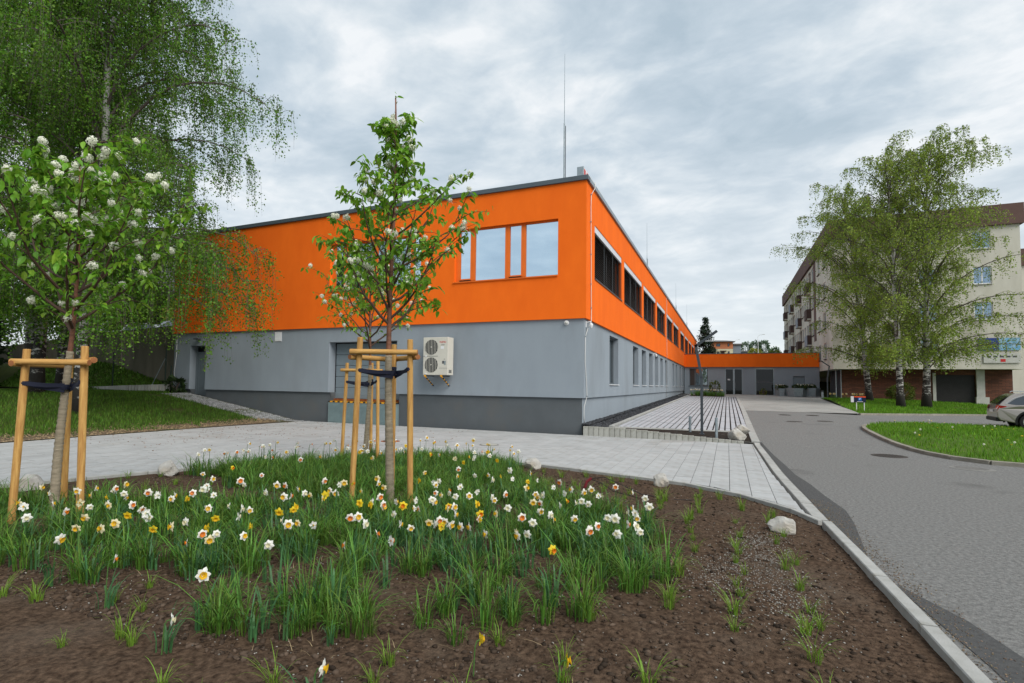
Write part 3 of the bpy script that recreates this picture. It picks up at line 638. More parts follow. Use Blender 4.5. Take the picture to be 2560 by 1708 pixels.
MB().box((XL + .1, 0.1, 8.2), (-.1, YE - .1, 8.3)).build('roof', M['roof'], B)

def front_window(x0, x1, z0, z1, posts, casements, y=0.13):
    """ribbon window: posts = list of (a,b); panes between them"""
    mbf = MB(); d = 0.06
    mbf.box((x0, y, z1 - 0.05), (x1, y + d, z1)); mbf.box((x0, y, z0), (x1, y + d, z0 + 0.05)); mbf.box((x1 - 0.04, y, z0 + .05), (x1, y + d, z1 - .05)); mbf.box((x0, y, z0 + .05), (posts[0][1], y + d, z1 - .05))
    for a, b in posts[1:]:
        mbf.box((a, y - 0.012, z0 + 0.05), (b, y + d, z1 - 0.05)); mbf.box(((a + b) / 2 - .006, y - 0.016, z0 + .05), ((a + b) / 2 + .006, y - .012, z1 - .05))
    wobj = mbf.build('window', M['orange_frame'], B)
    ed = [p for p in posts] + [(x1 - 0.04, x1)]
    for k in range(len(ed) - 1):
        a, b = ed[k][1], ed[k + 1][0]
        MB().box((a, y + 0.028, z0 + 0.05), (b, y + 0.034, z1 - 0.05)).build('pane', M['mirror'], wobj)
        if k in casements:
            m2 = MB(); m2.box((a - .02, y - .02, z0 + .085), (b + .02, y - 0.002, z0 + .13)); m2.build('casement_rail', M['orange_frame'], wobj)
            m2 = MB(); m2.box((a - .03, y - .012, z0 + .055), (b + .03, y - 0.002, z0 + .083)); m2.build('casement_gap', M['black'], wobj)
    MB().box((x0 - .04, -0.045, z0 - 0.03), (x1 + .0, y - .003, z0)).build('sill', M['orange_frame'], wobj)
front_window(*W1, posts=[(-4.86, -4.67), (-4.27, -4.08), (-2.92, -2.74), (-2.32, -2.15)], casements=(0, 2))
front_window(*W2, posts=[(-10.56, -10.36), (-9.94, -9.76), (-8.5, -8.32), (-7.9, -7.72), (-6.8, -6.62)], casements=(0, 2, 4))

def blind(L):
    m = MB()
    z = 0.02
    while z < 1.64:
        m.face([(0.0, 0, z), (0.0, L, z), (-0.045, L, z + 0.06), (-0.045, 0, z + 0.06)]); z += 0.068
    return m.mesh('blind', M['blind'])
bl = {}
for k, (a, b) in enumerate(SW):
    z0, z1 = 5.28, 7.19
    f = MB(); f.box((-0.20, a, z0), (-0.14, b, z0 + .06)); f.box((-0.20, a, z1 - .06), (-0.14, b, z1)); f.box((-.2, a, z0 + .06), (-.14, a + .06, z1 - .06)); f.box((-.2, b - .06, z0 + .06), (-.14, b, z1 - .06))
    wo = f.build('window', M['greyframe'], B)
    MB().box((-0.18, a + .06, z0 + .06), (-0.175, b - .06, z1 - .06)).build('pane', M['darkglass'], wo)
    MB().box((-0.10, a + .01, z1 - 0.23), (-0.02, b - .01, z1 - 0.004)).build('blind_box', M['lilac'], wo)
    MB().box((-0.13, a + .004, z0), (0.04, b - .004, z0 + 0.025)).build('sill', M['greyframe'], wo)
    g = a + (b - a) * 0.64
    for (p, q) in ((a + .03, g - .03), (g + .03, b - .03)):
        L = round(q - p, 2)
        if L not in bl: bl[L] = blind(L)
        link('blind', bl[L], wo, (-0.045, p, z0 + .03))
    for p in (a + .02, a + (b - a) * .33, g, b - .02): MB().box((-0.040, p - .008, z0 + .025), (-0.03, p + .008, z1 - .23)).build('blind_guide', M['greyframe'], wo)
for a, b in LWY:
    z0, z1 = 1.66, 3.6
    f = MB(); f.box((-.36, a, z0), (-.28, b, z0 + .07)); f.box((-.36, a, z1 - .07), (-.28, b, z1)); f.box((-.36, a, z0 + .07), (-.28, a + .07, z1 - .07)); f.box((-.36, b - .07, z0 + .07), (-.28, b, z1 - .07)); f.box((-.36, a + (b - a) * .5 - .04, z0 + .07), (-.275, a + (b - a) * .5 + .04, z1 - .07))
    wo = f.build('window', M['greyframe'], B)
    MB().box((-.335, a + .07, z0 + .07), (-.33, b - .07, z1 - .07)).build('pane', M['greyglass'], wo)
    MB().box((-.28, a - .03, z0 - .03), (-.03, b + .03, z0 - .002)).build('sill', M['white'], wo)
# loading dock door
gd = MB(); gd.box((GX[0], 0.48, 0.90), (GX[0] + .05, 0.56, 3.21)); gd.box((GX[1] - .05, .48, .90), (GX[1], .56, 3.21)); gd.box((GX[0] + .05, .48, 3.17), (GX[1] - .05, .56, 3.21))
gdo = gd.build('dock_door', M['black'], B)
for k in range(5):
    z0 = 0.94 + k * 0.446; MB().box((GX[0] + .055, 0.47, z0 + .006), (GX[1] - .055, 0.54, z0 + .440)).build('panel', M['garage'], gdo, bevel=0.008)
MB().box((GX[0] + .03, 0.36, 0.86), (GX[1] + .05, 0.47, 0.935)).build('threshold', M['rust'], gdo)
MB().box((GX[0] + .06, 0.50, -.3), (GX[1], 0.6, 0.92)).build('dock_back', M['plinth'], gdo)
dk = MB().box((-10.46, 0.02, -.1), (-7.2, 0.36, 0.80)).build('dock_leveller', M['dock'], B)
rib = MB()
for i in range(64):
    x = -10.42 + i * 0.0503; rib.box((x, 0.008, 0.03), (x + .012, 0.0185, 0.78))
for i in range(15):
    z = 0.05 + i * .05; rib.box((-10.42, 0.003, z), (-7.24, 0.012, z + .012))
rib.build('tread_plate', M['dock'], dk)
hs_ = MB().box((-10.47, 0.0, 0.802), (-7.19, 0.36, 0.85)).build('hazard_strip', M['black'], dk)
for i in range(13):
    x = -10.36 + i * 0.247; MB().box((x, -0.006, 0.80), (x + .125, 0.365, 0.853)).build('yellow_block', M['yellow'], hs_)
# side door
do = MB().box((DX[0] + .02, 0.42, 0.85), (DX[1] - .02, 0.46, 2.90)).build('door', M['door_grey'], B)
f = MB(); f.box((DX[0], .40, .85), (DX[0] + .06, .48, 3.2)); f.box((DX[1] - .06, .40, .85), (DX[1], .48, 3.2)); f.box((DX[0] + .06, .40, 2.86), (DX[1] - .06, .48, 2.93)); f.box((DX[0] + .06, .40, 3.15), (DX[1] - .06, .48, 3.2)); f.build('door_frame', M['door_grey'], do)
MB().box((DX[0] + .06, .44, 2.93), (DX[1] - .06, .45, 3.15)).build('pane', M['darkglass'], do)
m2 = MB(); m2.box((DX[0] + .14, .408, 2.62), (DX[1] - .1, .42, 2.70)); m2.box((DX[0] + .14, .408, .95), (DX[0] + .2, .42, 2.62)); m2.build('door_leaf_trim', M['door_grey'], do)
MB().tube([(DX[1] - .12, .36, 1.9), (DX[1] - .25, .36, 1.9)], .012).build('handle', M['galv'], do)
vg = MB()
for i in range(7): vg.box((-13.47 + i * .055, 0.055, 3.32), (-13.44 + i * .055, 0.078, 3.68))
vg.box((-13.49, .062, 3.30), (-13.09, .08, 3.32)); vg.box((-13.49, .062, 3.68), (-13.09, .08, 3.70)); vg.build('vent_grille', M['white'], B)

# ------------------------------------------------------------------ things fixed on the building
ac = thing('air_conditioner', 'beige outdoor air conditioning unit with two fans on grey wall', 'air conditioner', (-5.28, -0.29, 1.9))
body = MB(); body.box((-0.51, -0.21, 0), (0.49, 0.21, 1.34)); body.build('casing', M['acbody'], ac, bevel=0.012)
for zc_ in (0.36, 0.99):
    fan = MB(); fan.lathe([(0.265, 0), (0.265, 0.006), (0.255, .010)], 40); fo = fan.build('fan', M['acdark'], ac, (-0.17, -0.212, zc_), (math.radians(90), 0, 0))
    gr = MB()
    for i in range(9):
        x = -0.24 + i * 0.06; hgt = math.sqrt(max(0, .26 ** 2 - x * x)); gr.box((x - .005, -hgt, .012), (x + .005, hgt, .020))
    gr.build('grille', M['acbody'], fo)
    hub = MB().lathe([(0.025, .02), (.02, .03)], 14); hub.build('hub', M['acbody'], fo)
    MB().box((-.43, -.222, zc_ - .335), (-.36, -.211, zc_ - .295)).build('sticker', M['white'], ac)
MB().box((-.5, -.2135, .66), (.09, -.2105, .675)).build('seam', M['inkgrey'], ac); MB().box((.14, -.2135, .24), (.48, -.2105, .247)).build('seam', M['inkgrey'], ac)
MB().box((.20, -.2135, .92), (.33, -.2105, 1.02)).build('label', M['white'], ac); MB().box((.27, -.2135, .40), (.34, -.2105, .50)).build('label', M['inkgrey'], ac); MB().box((.345, -.2135, .36), (.41, -.2105, .50)).build('label', M['galv'], ac); MB().box((.33, -.2135, .555), (.38, -.2105, .57)).build('label', M['inkgrey'], ac)
lv = MB()
for i in range(7): lv.box((.4905, -.12, .08 + i * .016), (.495, .08, .088 + i * .016))
lv.build('louvre', M['inkgrey'], ac)
def text(s_, size, mt, parent, loc, rot, name='lettering', bold=False):
    cu = bpy.data.curves.new('t', 'FONT'); cu.body = s_; cu.size = size; cu.align_x = 'CENTER'; cu.align_y = 'CENTER'; cu.extrude = 0.001
    if bold: cu.offset = size * 0.02
    to = bpy.data.objects.new('t', cu); COL.objects.link(to); bpy.context.view_layer.update()
    me = bpy.data.meshes.new_from_object(to.evaluated_get(bpy.context.evaluated_depsgraph_get())); bpy.data.objects.remove(to)
    me.materials.clear(); me.materials.append(mt); return link(name, me, parent, loc, rot)
text('FUJITSU', 0.075, M['red'], ac, (0.285, -.2125, 1.165), (math.radians(90), 0, 0), bold=True); text('INVERTER', 0.032, M['inkgrey'], ac, (0.285, -.2125, 1.065), (math.radians(90), 0, 0), bold=True)
for x in (-.40, .26):
    br = MB(); br.tube([(x, -.24, -.03), (x, .355, -.03)], .022, 4, square=True)
    bo = br.build('bracket', M['black'], ac)
    for i in range(8):
        t0, t1 = i / 8, (i + 1) / 8
        p = lambda t: (x, -.22 + .585 * t, -.055 - .33 * t)
        MB().tube([p(t0), p(t1)], .023, 4, square=True).build('brace', M['yellow'] if i % 2 == 0 else M['black'], bo)
    MB().box((x - .035, -.262, -.055), (x + .035, -.24, 0)).build('end_cap', M['yellow'], bo)
def seccam(label, loc, rz, dome=False):
    c_ = thing('security_camera', label, 'camera', loc, rz, 'white security cameras on the building')
    if dome:
        MB().lathe([(0.085, 0), (0.085, .03), (0.07, .05)], 20).build('base', M['white'], c_, (0, 0, 0), (math.radians(90), 0, 0))
        MB().lathe([(0.055, .05), (0.05, .08), (.03, .1), (.005, .108)], 16).build('dome', M['oldwhite'], c_, (0, 0, 0), (math.radians(90), 0, 0), smooth=True)
    else:
        MB().box((-.01, -.05, -.16), (.015, .05, .04)).build('wall_plate', M['white'], c_)
        MB().tube([(.01, 0, 0), (.16, 0, .03), (.17, 0, -.04)], .022, 8).build('arm', M['white'], c_)
        MB().lathe([(0.05, -.02), (0.065, -.05), (0.06, -.1), (.045, -.13), (.04, -.17), (.01, -.19)], 16).build('housing', M['white'], c_, (.17, 0, -.02), smooth=True)
    return c_
seccam('small white dome camera under the orange edge on the front wall', (-0.67, 0.08, 3.66), 0, True)
seccam('white bracket camera on the grey side wall at the building corner', (-0.08, 0.33, 3.68), 0)
seccam('small distant white camera halfway along the grey side wall', (-0.08, 17.9, 3.66), 0)
wl = thing('wall_lamp', 'small dark wall lamp above the grey side door', 'lamp', (-18.1, 0.08, 3.49)); MB().box((-.05, -.06, -.05), (.05, 0, .05)).build('bracket', M['black'], wl); MB().box((-.16, -.22, -.03), (.16, -.06, .05)).build('housing', M['inkgrey'], wl, bevel=.015)
def conduit(label, pts, clips):
    c_ = thing('lightning_conductor', label, 'cable', pts[-1], 0); o_ = Vector(pts[-1])
    MB().tube([Vector(p) - o_ for p in pts], .013, 6).build('cable', M['cable'], c_, smooth=True)
    for z in clips: 
        q = min(pts, key=lambda p: abs(p[2] - z)); MB().box((q[0] - .05 - o_.x, q[1] - .02 - o_.y, z - .015 - o_.z), (q[0] + .02 - o_.x, q[1] + .02 - o_.y, z + .015 - o_.z)).build('clip', M['galv'], c_)
conduit('white cable running down the building corner past the camera', [(.10, .85, 8.56), (.09, .82, 8.34), (.03, .55, 8.05), (.03, .5, 7.6), (.03, .55, 6.0), (.03, .58, 4.6), (.03, .62, 4.2), (.03, .6, 3.76), (-.02, .35, 3.5), (-.05, .14, 3.2), (-.05, .10, 2.4), (-.05, .3, 1.7), (-.05, .38, 1.25), (-.11, .24, .9), (-.12, .26, .6), (-.12, .38, .3)], (8.05, 7.1, 6.0, 5.0, 4.2, 3.2, 1.25))
conduit('thin conductor cable halfway along the orange side wall', [(.09, 25.1, 8.56), (.03, 25.1, 8.3), (.03, 25.12, 4.5), (.03, 25.1, 3.8), (-.05, 25.6, 3.5), (-.05, 25.6, .8)], (7, 5))
conduit('grey cable at the far left edge of the grey front wall', [(-19.62, .05, 3.7), (-19.6, .05, 2.8), (-19.7, .05, 2.0), (-19.7, .1, 1.0)], (3, 2))
for lab, y, z1 in (('tall lightning rod on the roof near the building corner', .8, 13.35), ('second lightning rod along the roof from the corner', 22.0, 13.3), ('third lightning rod along the roof from the corner', 45.5, 13.2), ('farthest thin lightning rod on the long roof', 63, 13.3)):
    lr = thing('lightning_rod', lab, 'lightning rod', (-1.0, y, 8.3), 0, 'lightning rods on the roof')
    MB().lathe([(.16, 0), (.16, .07), (.05, .09)], 14).build('base', M['conc_cover'], lr)
    MB().tube([(0, 0, .05), (0, 0, (z1 - 8.3) * .5)], [.028, .024], 8).build('pole', M['galv'], lr); MB().tube([(0, 0, (z1 - 8.3) * .5), (0, 0, z1 - 8.3)], [.012, .006], 6).build('tip', M['galv'], lr)
    MB().tube([(0.05, 0, .05), (0.045, 0, (z1 - 8.3) * .48)], [.012, .012], 6).build('strut', M['anthracite'], lr)
rs = thing('roof_sign', 'flat illuminated sign box along the roof edge at the corner', 'sign', (-0.13, 0.1, 8.52))
MB().box((-.22, 0, 0), (0, 3.3, .36)).build('casing', M['galv'], rs, bevel=.008)
MB().box((.001, .03, .02), (.006, 3.27, .34)).build('face_panel', M['white'], rs)
for y in (.05, .42, .8, 1.2, 1.9, 2.5, 3.0): MB().box((.0065, y, .08 + .1 * (y > 1)), (.009, y + .22, .30)).build('red_mark', M['red'], rs)
MB().tube([(-.22, .2, .1), (-.5, .2, .0), (-.7, .2, -.15)], .02, 6).build('support', M['anthracite'], rs)

# ------------------------------------------------------------------ annex with the entrance
A = thing('entrance_annex', 'low grey entrance annex with orange fascia between the two buildings', 'building', (0, 43.4, 0.8))
AY = 43.4
def ab(a, b, name, m_, parent=None, bevel=0.0): return MB().box((a[0], a[1] - AY, a[2] - 0.8), (b[0], b[1] - AY, b[2] - 0.8)).build(name, m_, parent or A, bevel=bevel)
holes = [(.5, 2.31, 1.75, 3.55), (3.98, 5.62, .80, 3.55), (6.79, 8.48, .80, 3.58), (10.14, 11.14, 1.6, 2.8)]
mb = MB(); mb.wall('y', 0.0, 1, 0.0, 12.39, -0.1, 2.92, [(a, b, c - .8, d - .8) for a, b, c, d in holes], 0.2); mb.build('wall', M['grey'], A)
ab((0.002, 43.25, 3.71), (12.38, 44.2, 5.07), 'fascia', M['orange']); ab((0.002, 43.22, 5.07), (12.38, 44.3, 5.12), 'coping', M['coping']); ab((0.1, 44.2, 4.9), (12.3, 52, 5.0), 'roof', M['roof'])
wo = ab((.5, 43.56, 1.75), (2.31, 43.60, 3.55), 'window', M['greyframe']); ab((.58, 43.54, 1.8), (1.0, 43.555, 3.5), 'pane', M['blind'], wo); ab((1.15, 43.54, 1.8), (2.25, 43.555, 3.5), 'pane', M['greyglass'], wo); ab((.42, 43.33, 1.7), (2.36, 43.55, 1.745), 'sill', M['greyframe'], wo)
def adoor(x0, x1, n):
    fr = MB(); z0, z1 = .8 - .8, 3.55 - .8; y0, y1 = .06, .12
    fr.box((x0, y0, z0), (x0 + .07, y1, z1)); fr.box((x1 - .07, y0, z0), (x1, y1, z1)); fr.box((x0 + .07, y0, z1 - .07), (x1 - .07, y1, z1)); fr.box((x0 + .07, y0, z0), (x1 - .07, y1, z0 + .1))
    st_ = (x1 - x0) / n
    for k in range(1, n): fr.box((x0 + st_ * k - .08, y0, z0 + .1), (x0 + st_ * k + .08, y1, z1 - .07))
    o_ = fr.build('door' if n > 1 else 'glazing', M['galv'], A)
    for k in range(n): MB().box((x0 + .07 + st_ * k if k == 0 else x0 + st_ * k + .08, .085, .1), (x0 + st_ * (k + 1) - (.08 if k < n - 1 else .07), .09, z1 - .07)).build('pane', M['darkglass'], o_)
    return o_
d_ = adoor(3.98, 5.62, 2); MB().tube([(4.90, .03, .75), (4.90, .03, 1.35)], .02, 8).build('handle', M['galv'], d_); MB().box((4.22, .06, 1.55), (4.45, .066, 1.68)).build('notice', M['white'], d_)
g_ = adoor(6.79, 8.48, 1)
ab((6.86, 43.478, 2.12), (8.41, 43.484, 2.24), 'frosted_strip', M['slategrey'], g_)
wo = ab((10.14, 43.53, 1.6), (11.14, 43.58, 2.8), 'window', M['door_grey']); ab((10.2, 43.51, 1.62), (11.08, 43.525, 2.76), 'shutter', M['garage'], wo)

# ------------------------------------------------------------------ apartment block
PB = thing('apartment_block', 'stained cream panel apartment block with brown attic and brick base', 'building', (12.4, 36, 0.7))
BX, BY, BZ = 12.4, 36.0, 0.7
def pb(a, b, name, m_, parent=None, bevel=0.0): return MB().box((a[0] - BX, a[1] - BY, a[2] - BZ), (b[0] - BX, b[1] - BY, b[2] - BZ)).build(name, m_, parent or PB, bevel=bevel)
XR, YB = 24.75, 77.5
fl = [3.3 + 2.78 * k for k in range(4)]
gw = [(a, a + 1.15, z + 1.05, z + 2.42) for a in (18.4, 21.85) for z in fl[1:]] + [(18.4, 19.55, fl[0] + 1.05, fl[0] + 2.42)]
lw = []; lbal = []
for z in fl:
    for y in (39.0, 42.2): lw.append((y, y + 1.3, z + 1.0, z + 2.45))
    for k in range(4):
        y = 46.2 + k * 8.0
        lw += [(y + 0.2, y + 1.5, z + 1.0, z + 2.45), (y + 4.2, y + 5.4, z + 1.0, z + 2.45), (y + 6.2, y + 7.4, z + 1.0, z + 2.45)]; lbal.append((y + 1.95, y + 3.75, z + .15, z + 2.45))
mb = MB(); sh = lambda hs, o: [(a - o, b - o, c - BZ, d - BZ) for a, b, c, d in hs]
mb.wall('y', 0, 1, 0, XR - BX, 3.28 - BZ, 14.42 - BZ, sh(gw, BX), 0.15); mb.wall('x', 0, -1 * -1, 0, YB - BY, 3.28 - BZ, 14.42 - BZ, sh(lw, BY) + sh(lbal, BY), 0.18)
mb.wall('x', XR - BX, -1, 0, YB - BY, 3.28 - BZ, 14.42 - BZ); mb.wall('y', YB - BY, -1, 0, XR - BX, 0, 14.42 - BZ)
mb.face([(0, 0, 3.28 - BZ), (XR - BX, 0, 3.28 - BZ), (XR - BX, YB - BY, 3.28 - BZ), (0, YB - BY, 3.28 - BZ)]); mb.build('wall', M['panel'], PB)
pb((BX - .22, BY - .22, 14.42), (XR + .22, YB + .2, 16.0), 'attic', M['attic'])
def pwin(axis, a, b, c, d, mt=M['blockglass']):
    if axis == 'y':
        f = MB(); y = 0.06; f.box((a - BX, y, c - BZ), (b - BX, y + .06, c - BZ + .07)); f.box((a - BX, y, d - BZ - .07), (b - BX, y + .06, d - BZ)); f.box((a - BX, y, c - BZ + .07), (a - BX + .07, y + .06, d - BZ - .07)); f.box((b - BX - .07, y, c - BZ + .07), (b - BX, y + .06, d - BZ - .07)); f.box(((a + b) / 2 - BX - .04, y, c - BZ + .07), ((a + b) / 2 - BX + .04, y + .06, d - BZ - .07))
        o_ = f.build('window', M['white'], PB); MB().box((a - BX + .07, .09, c - BZ + .07), (b - BX - .07, .1, d - BZ - .07)).build('pane', mt, o_); MB().box((a - BX - .04, -.08, c - BZ - .05), (b - BX + .04, .05, c - BZ - .003)).build('sill', M['oldwhite'], o_)
    else:
        f = MB(); x = 0.08; f.box((x, a - BY, c - BZ), (x + .06, b - BY, c - BZ + .07)); f.box((x, a - BY, d - BZ - .07), (x + .06, b - BY, d - BZ)); f.box((x, a - BY, c - BZ + .07), (x + .06, a - BY + .07, d - BZ - .07)); f.box((x, b - BY - .07, c - BZ + .07), (x + .06, b - BY, d - BZ - .07)); f.box((x, (a + b) / 2 - BY - .04, c - BZ + .07), (x + .06, (a + b) / 2 - BY + .04, d - BZ - .07))
        o_ = f.build('window', M['white'], PB); MB().box((.10, a - BY + .07, c - BZ + .07), (.11, b - BY - .07, d - BZ - .07)).build('pane', M['greyglass'], o_); MB().box((-.1, a - BY - .04, c - BZ - .06), (.07, b - BY + .04, c - BZ - .003)).build('sill', M['balc'], o_)
for h in gw: pwin('y', *h)
for h in lw: pwin('x', *h)
for i, (a, b, c, d) in enumerate(lbal):
    o_ = pb((12.55, a, c), (12.57, b, d), 'balcony', M['balc']); pb((12.0, a - .05, c - .12), (12.54, b + .05, c), 'slab', M['panel'], o_)
    pb((11.95, a - .05, c - .1), (11.99, b + .05, c + 1.0), 'parapet', M['balc_b'] if i % 5 in (1, 4) else M['balc'], o_); pb((11.992, a - .05, c + .001), (12.39, a, c + 1.0), 'parapet', M['balc'], o_)
# brown panel strip beside the windows
pb((12.36, 44.8, 6.4), (12.398, 46.1, 14.4), 'brown_panel', M['attic'])
# ground floor
mb = MB(); mb.wall('y', 1.2, 1, .7, XR - BX - .3, -.6, 3.28 - BZ, [(19.67 - BX, 22.2 - BX, -.7, 2.85 - BZ)], .3); mb.build('brick_wall', M['brick'], PB)
mb = MB(); mb.wall('x', .9, 1, 1.2, 7.6, -.3, 3.28 - BZ); mb.build('ground_floor_wall', M['slategrey'], PB)
for k in range(10): MB().box((.85, 1.5 + k * .6, -.3), (.895, 1.53 + k * .6, 3.27 - BZ)).build('panel_joint', M['anthracite'], PB)
for x in (.62, .25): MB().tube([(x + .1, 1.1, -.3), (x + .1, 1.1, 3.27 - BZ)], .04, 8).build('downpipe', M['galv'], PB)
gs = pb((19.67, 37.42, .4), (22.2, 37.46, 2.85), 'garage_door', M['shutter'])
for k in range(26): pb((19.7, 37.38, .74 + k * .08), (22.17, 37.42, .80 + k * .08), 'slat', M['shutter'], gs)
pb((19.45, 37.12, .3), (19.66, 37.3, 3.0), 'pillar', M['oldwhite']); pb((22.21, 37.05, .3), (22.72, 37.3, 3.25), 'pillar', M['oldwhite']); pb((22.15, 37.0, .3), (22.95, 37.3, 1.1), 'pillar_base', M['oldwhite'])
bn_ = thing('banner', 'blue and cyan advertising banner on the cream gable under the windows', 'banner', (22.0, 35.94, 4.72)); MB().box((0, -.03, 0), (1.25, 0, .95)).build('panel', M['bannerblue'], bn_); MB().box((1.252, -.03, 0), (2.5, 0, .95)).build('panel', M['bannercyan'], bn_)
sgn = thing('facade_sign', 'pale lettered sign board on the gable below the blue banner', 'sign', (22.3, 35.94, 3.75)); MB().box((0, -.03, 0), (2.2, 0, .75)).build('board', M['oldwhite'], sgn)
for k in range(5): MB().box((.2 + k * .38, -.035, .42), (.45 + k * .38, -.031, .55)).build('mark', M['inkgrey'], sgn)
MB().box((1.0, -.035, .08), (1.3, -.031, .3)).build('mark', M['red'], sgn)
# a further block just past the right edge
fb = thing('apartment_block', 'brown topped block showing at the right edge behind the gable', 'building', (30, 50, 0.5))
MB().box((-4.0, 0, 0), (10, 14, 13.2)).build('wall', M['panel'], fb); MB().box((-4.2, -.2, 13.2), (10.2, 14.2, 14.8)).build('attic', M['attic'], fb)

# ------------------------------------------------------------------ lawns
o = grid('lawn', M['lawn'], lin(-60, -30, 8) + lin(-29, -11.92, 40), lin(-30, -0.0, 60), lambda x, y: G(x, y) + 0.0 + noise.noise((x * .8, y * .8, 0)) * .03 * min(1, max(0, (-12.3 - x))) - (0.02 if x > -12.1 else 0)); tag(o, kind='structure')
vs = []; yl = lin(-24, -0.6, 60); 
for y in yl:
    wd = 0.75 + 0.5 * noise.noise((y * .5, 2, 0)) + (0.3 if y > -6 else 0)
    x0 = interp([(-24, -11.98), (-7.9, -11.98), (-3, -11.78), (-0.4, -11.48)], y)
    for t in lin(0, 1, 4): x = x0 - wd * t; vs.append((x, y, max(G(x, y), 0.0) + 0.03 - .025 * t + noise.noise((x * 5, y * 5, 1)) * .015))
fs = [(j * 5 + i, j * 5 + i + 1, j * 5 + i + 6, j * 5 + i + 5) for j in range(60) for i in range(4)]
tag(link('bare_verge', npmesh('bare_verge', vs, fs, M['litter'], True)), kind='structure')
vs = []; X_ = lin(10.3, 34, 40)
for t in lin(0, 1, 24):
    for x in X_:
        y0 = interp(LK, x) + .05; y1 = 41.5; y = y0 + (y1 - y0) * t; xx = max(x, plazax(y) + 0.05) if y > 16.3 else x
        vs.append((xx, y, GL(xx, y) + noise.noise((x * .7, y * .7, 4)) * .04 * min(1, t * 4)))
n_ = len(X_); fs = [(j * n_ + i, j * n_ + i + 1, (j + 1) * n_ + i + 1, (j + 1) * n_ + i) for j in range(24) for i in range(n_ - 1)]
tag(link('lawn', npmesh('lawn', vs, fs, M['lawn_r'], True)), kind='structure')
ISLP = ISL + [(22, 1.5), (24, 14), (17.6, 15.2), (14.35, 12.95), (12.4, 11.6)]
vs = []; CN = (11.5, 5.2)
for p in ISLP:
    for t in lin(0, 1, 8):
        x = CN[0] + (p[0] - CN[0]) * t; y = CN[1] + (p[1] - CN[1]) * t
        vs.append((x, y, G(x, y) + .075 + .14 * (1 - t ** 2) + noise.noise((x, y, 1)) * .03 * (1 - t)))
n_ = 9; k_ = len(ISLP); fs = [(j * n_ + i, j * n_ + i + 1, ((j + 1) % k_) * n_ + i + 1, ((j + 1) % k_) * n_ + i) for j in range(k_) for i in range(n_ - 1)]
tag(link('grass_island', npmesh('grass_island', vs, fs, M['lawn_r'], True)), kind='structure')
def islz(x, y):
    # height of the island's crown by its ray from the centre
    d = math.hypot(x - CN[0], y - CN[1]); best = 1
    dd = segdist(x, y, ISLP + [ISLP[0]])[0]; t = d / (d + dd) if d + dd > 0 else 0
    return G(x, y) + .075 + .14 * (1 - t ** 2)
def blades(name, P, hmin, hmax, wd, mt, seed, lean=0.5, parent=None):
    r = np.random.default_rng(seed); P = np.asarray(P); n = len(P); h = r.uniform(hmin, hmax, n); a = r.uniform(0, 6.283, n); l = h * r.uniform(0.1, lean, n); b = a + r.uniform(-.6, .6, n) + 1.57
    w2 = wd * r.uniform(.6, 1.2, n) / 2
    z = np.zeros(n); sx, sy = np.cos(b) * w2, np.sin(b) * w2; dx_, dy_ = np.cos(a) * l, np.sin(a) * l
    v0 = P + np.stack([-sx, -sy, z - .01], 1); v1 = P + np.stack([sx, sy, z - .01], 1); v2 = P + np.stack([dx_ * .45 + sx * .7, dy_ * .45 + sy * .7, h * .6], 1); v3 = P + np.stack([dx_ * .45 - sx * .7, dy_ * .45 - sy * .7, h * .6], 1); v4 = P + np.stack([dx_, dy_, h], 1)
    V = np.stack([v0, v1, v2, v3, v4], 1).reshape(-1, 3); base = np.arange(n)[:, None] * 5
    F = np.concatenate([base + np.array([0, 1, 2]), base + np.array([0, 2, 3]), base + np.array([3, 2, 4])]); 
    o_ = link(name, npmesh(name, V, F, mt), parent); tag(o_, kind='stuff'); return o_
def scatter(n, x0, x1, y0, y1, ok, zf, seed):
    r = np.random.default_rng(seed); out_ = []
    for x, y in zip(r.uniform(x0, x1, n), r.uniform(y0, y1, n)):
        if ok(x, y): out_.append((x, y, zf(x, y)))
    return out_
def lawnok(x, y):
    if x > -12.6 - .4 * noise.noise((y * .6, x * .6, 0)): return noise.noise((x * 1.5, y * 1.5, 7)) > 0.25 and x < -12.15
    if y > -1.5 + .28 * (-17 - x) * 0 and x > -18.4: return y < -1.45
    return noise.noise((x * .7, y * .7, 2)) > -0.45
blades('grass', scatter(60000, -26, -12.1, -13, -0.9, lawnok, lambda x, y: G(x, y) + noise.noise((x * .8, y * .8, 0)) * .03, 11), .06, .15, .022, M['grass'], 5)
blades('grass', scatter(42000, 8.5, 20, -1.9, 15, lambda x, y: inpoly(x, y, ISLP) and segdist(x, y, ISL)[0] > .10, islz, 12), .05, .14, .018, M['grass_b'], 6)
blades('grass', scatter(42000, 10.6, 25, 16.6, 37, lambda x, y: y > interp(LK, x) + .15 and x > plazax(y) + .1 and noise.noise((x * .5, y * .5, 3)) > -.35, lambda x, y: GL(x, y), 13), .06, .17, .03, M['grass_b'], 7)
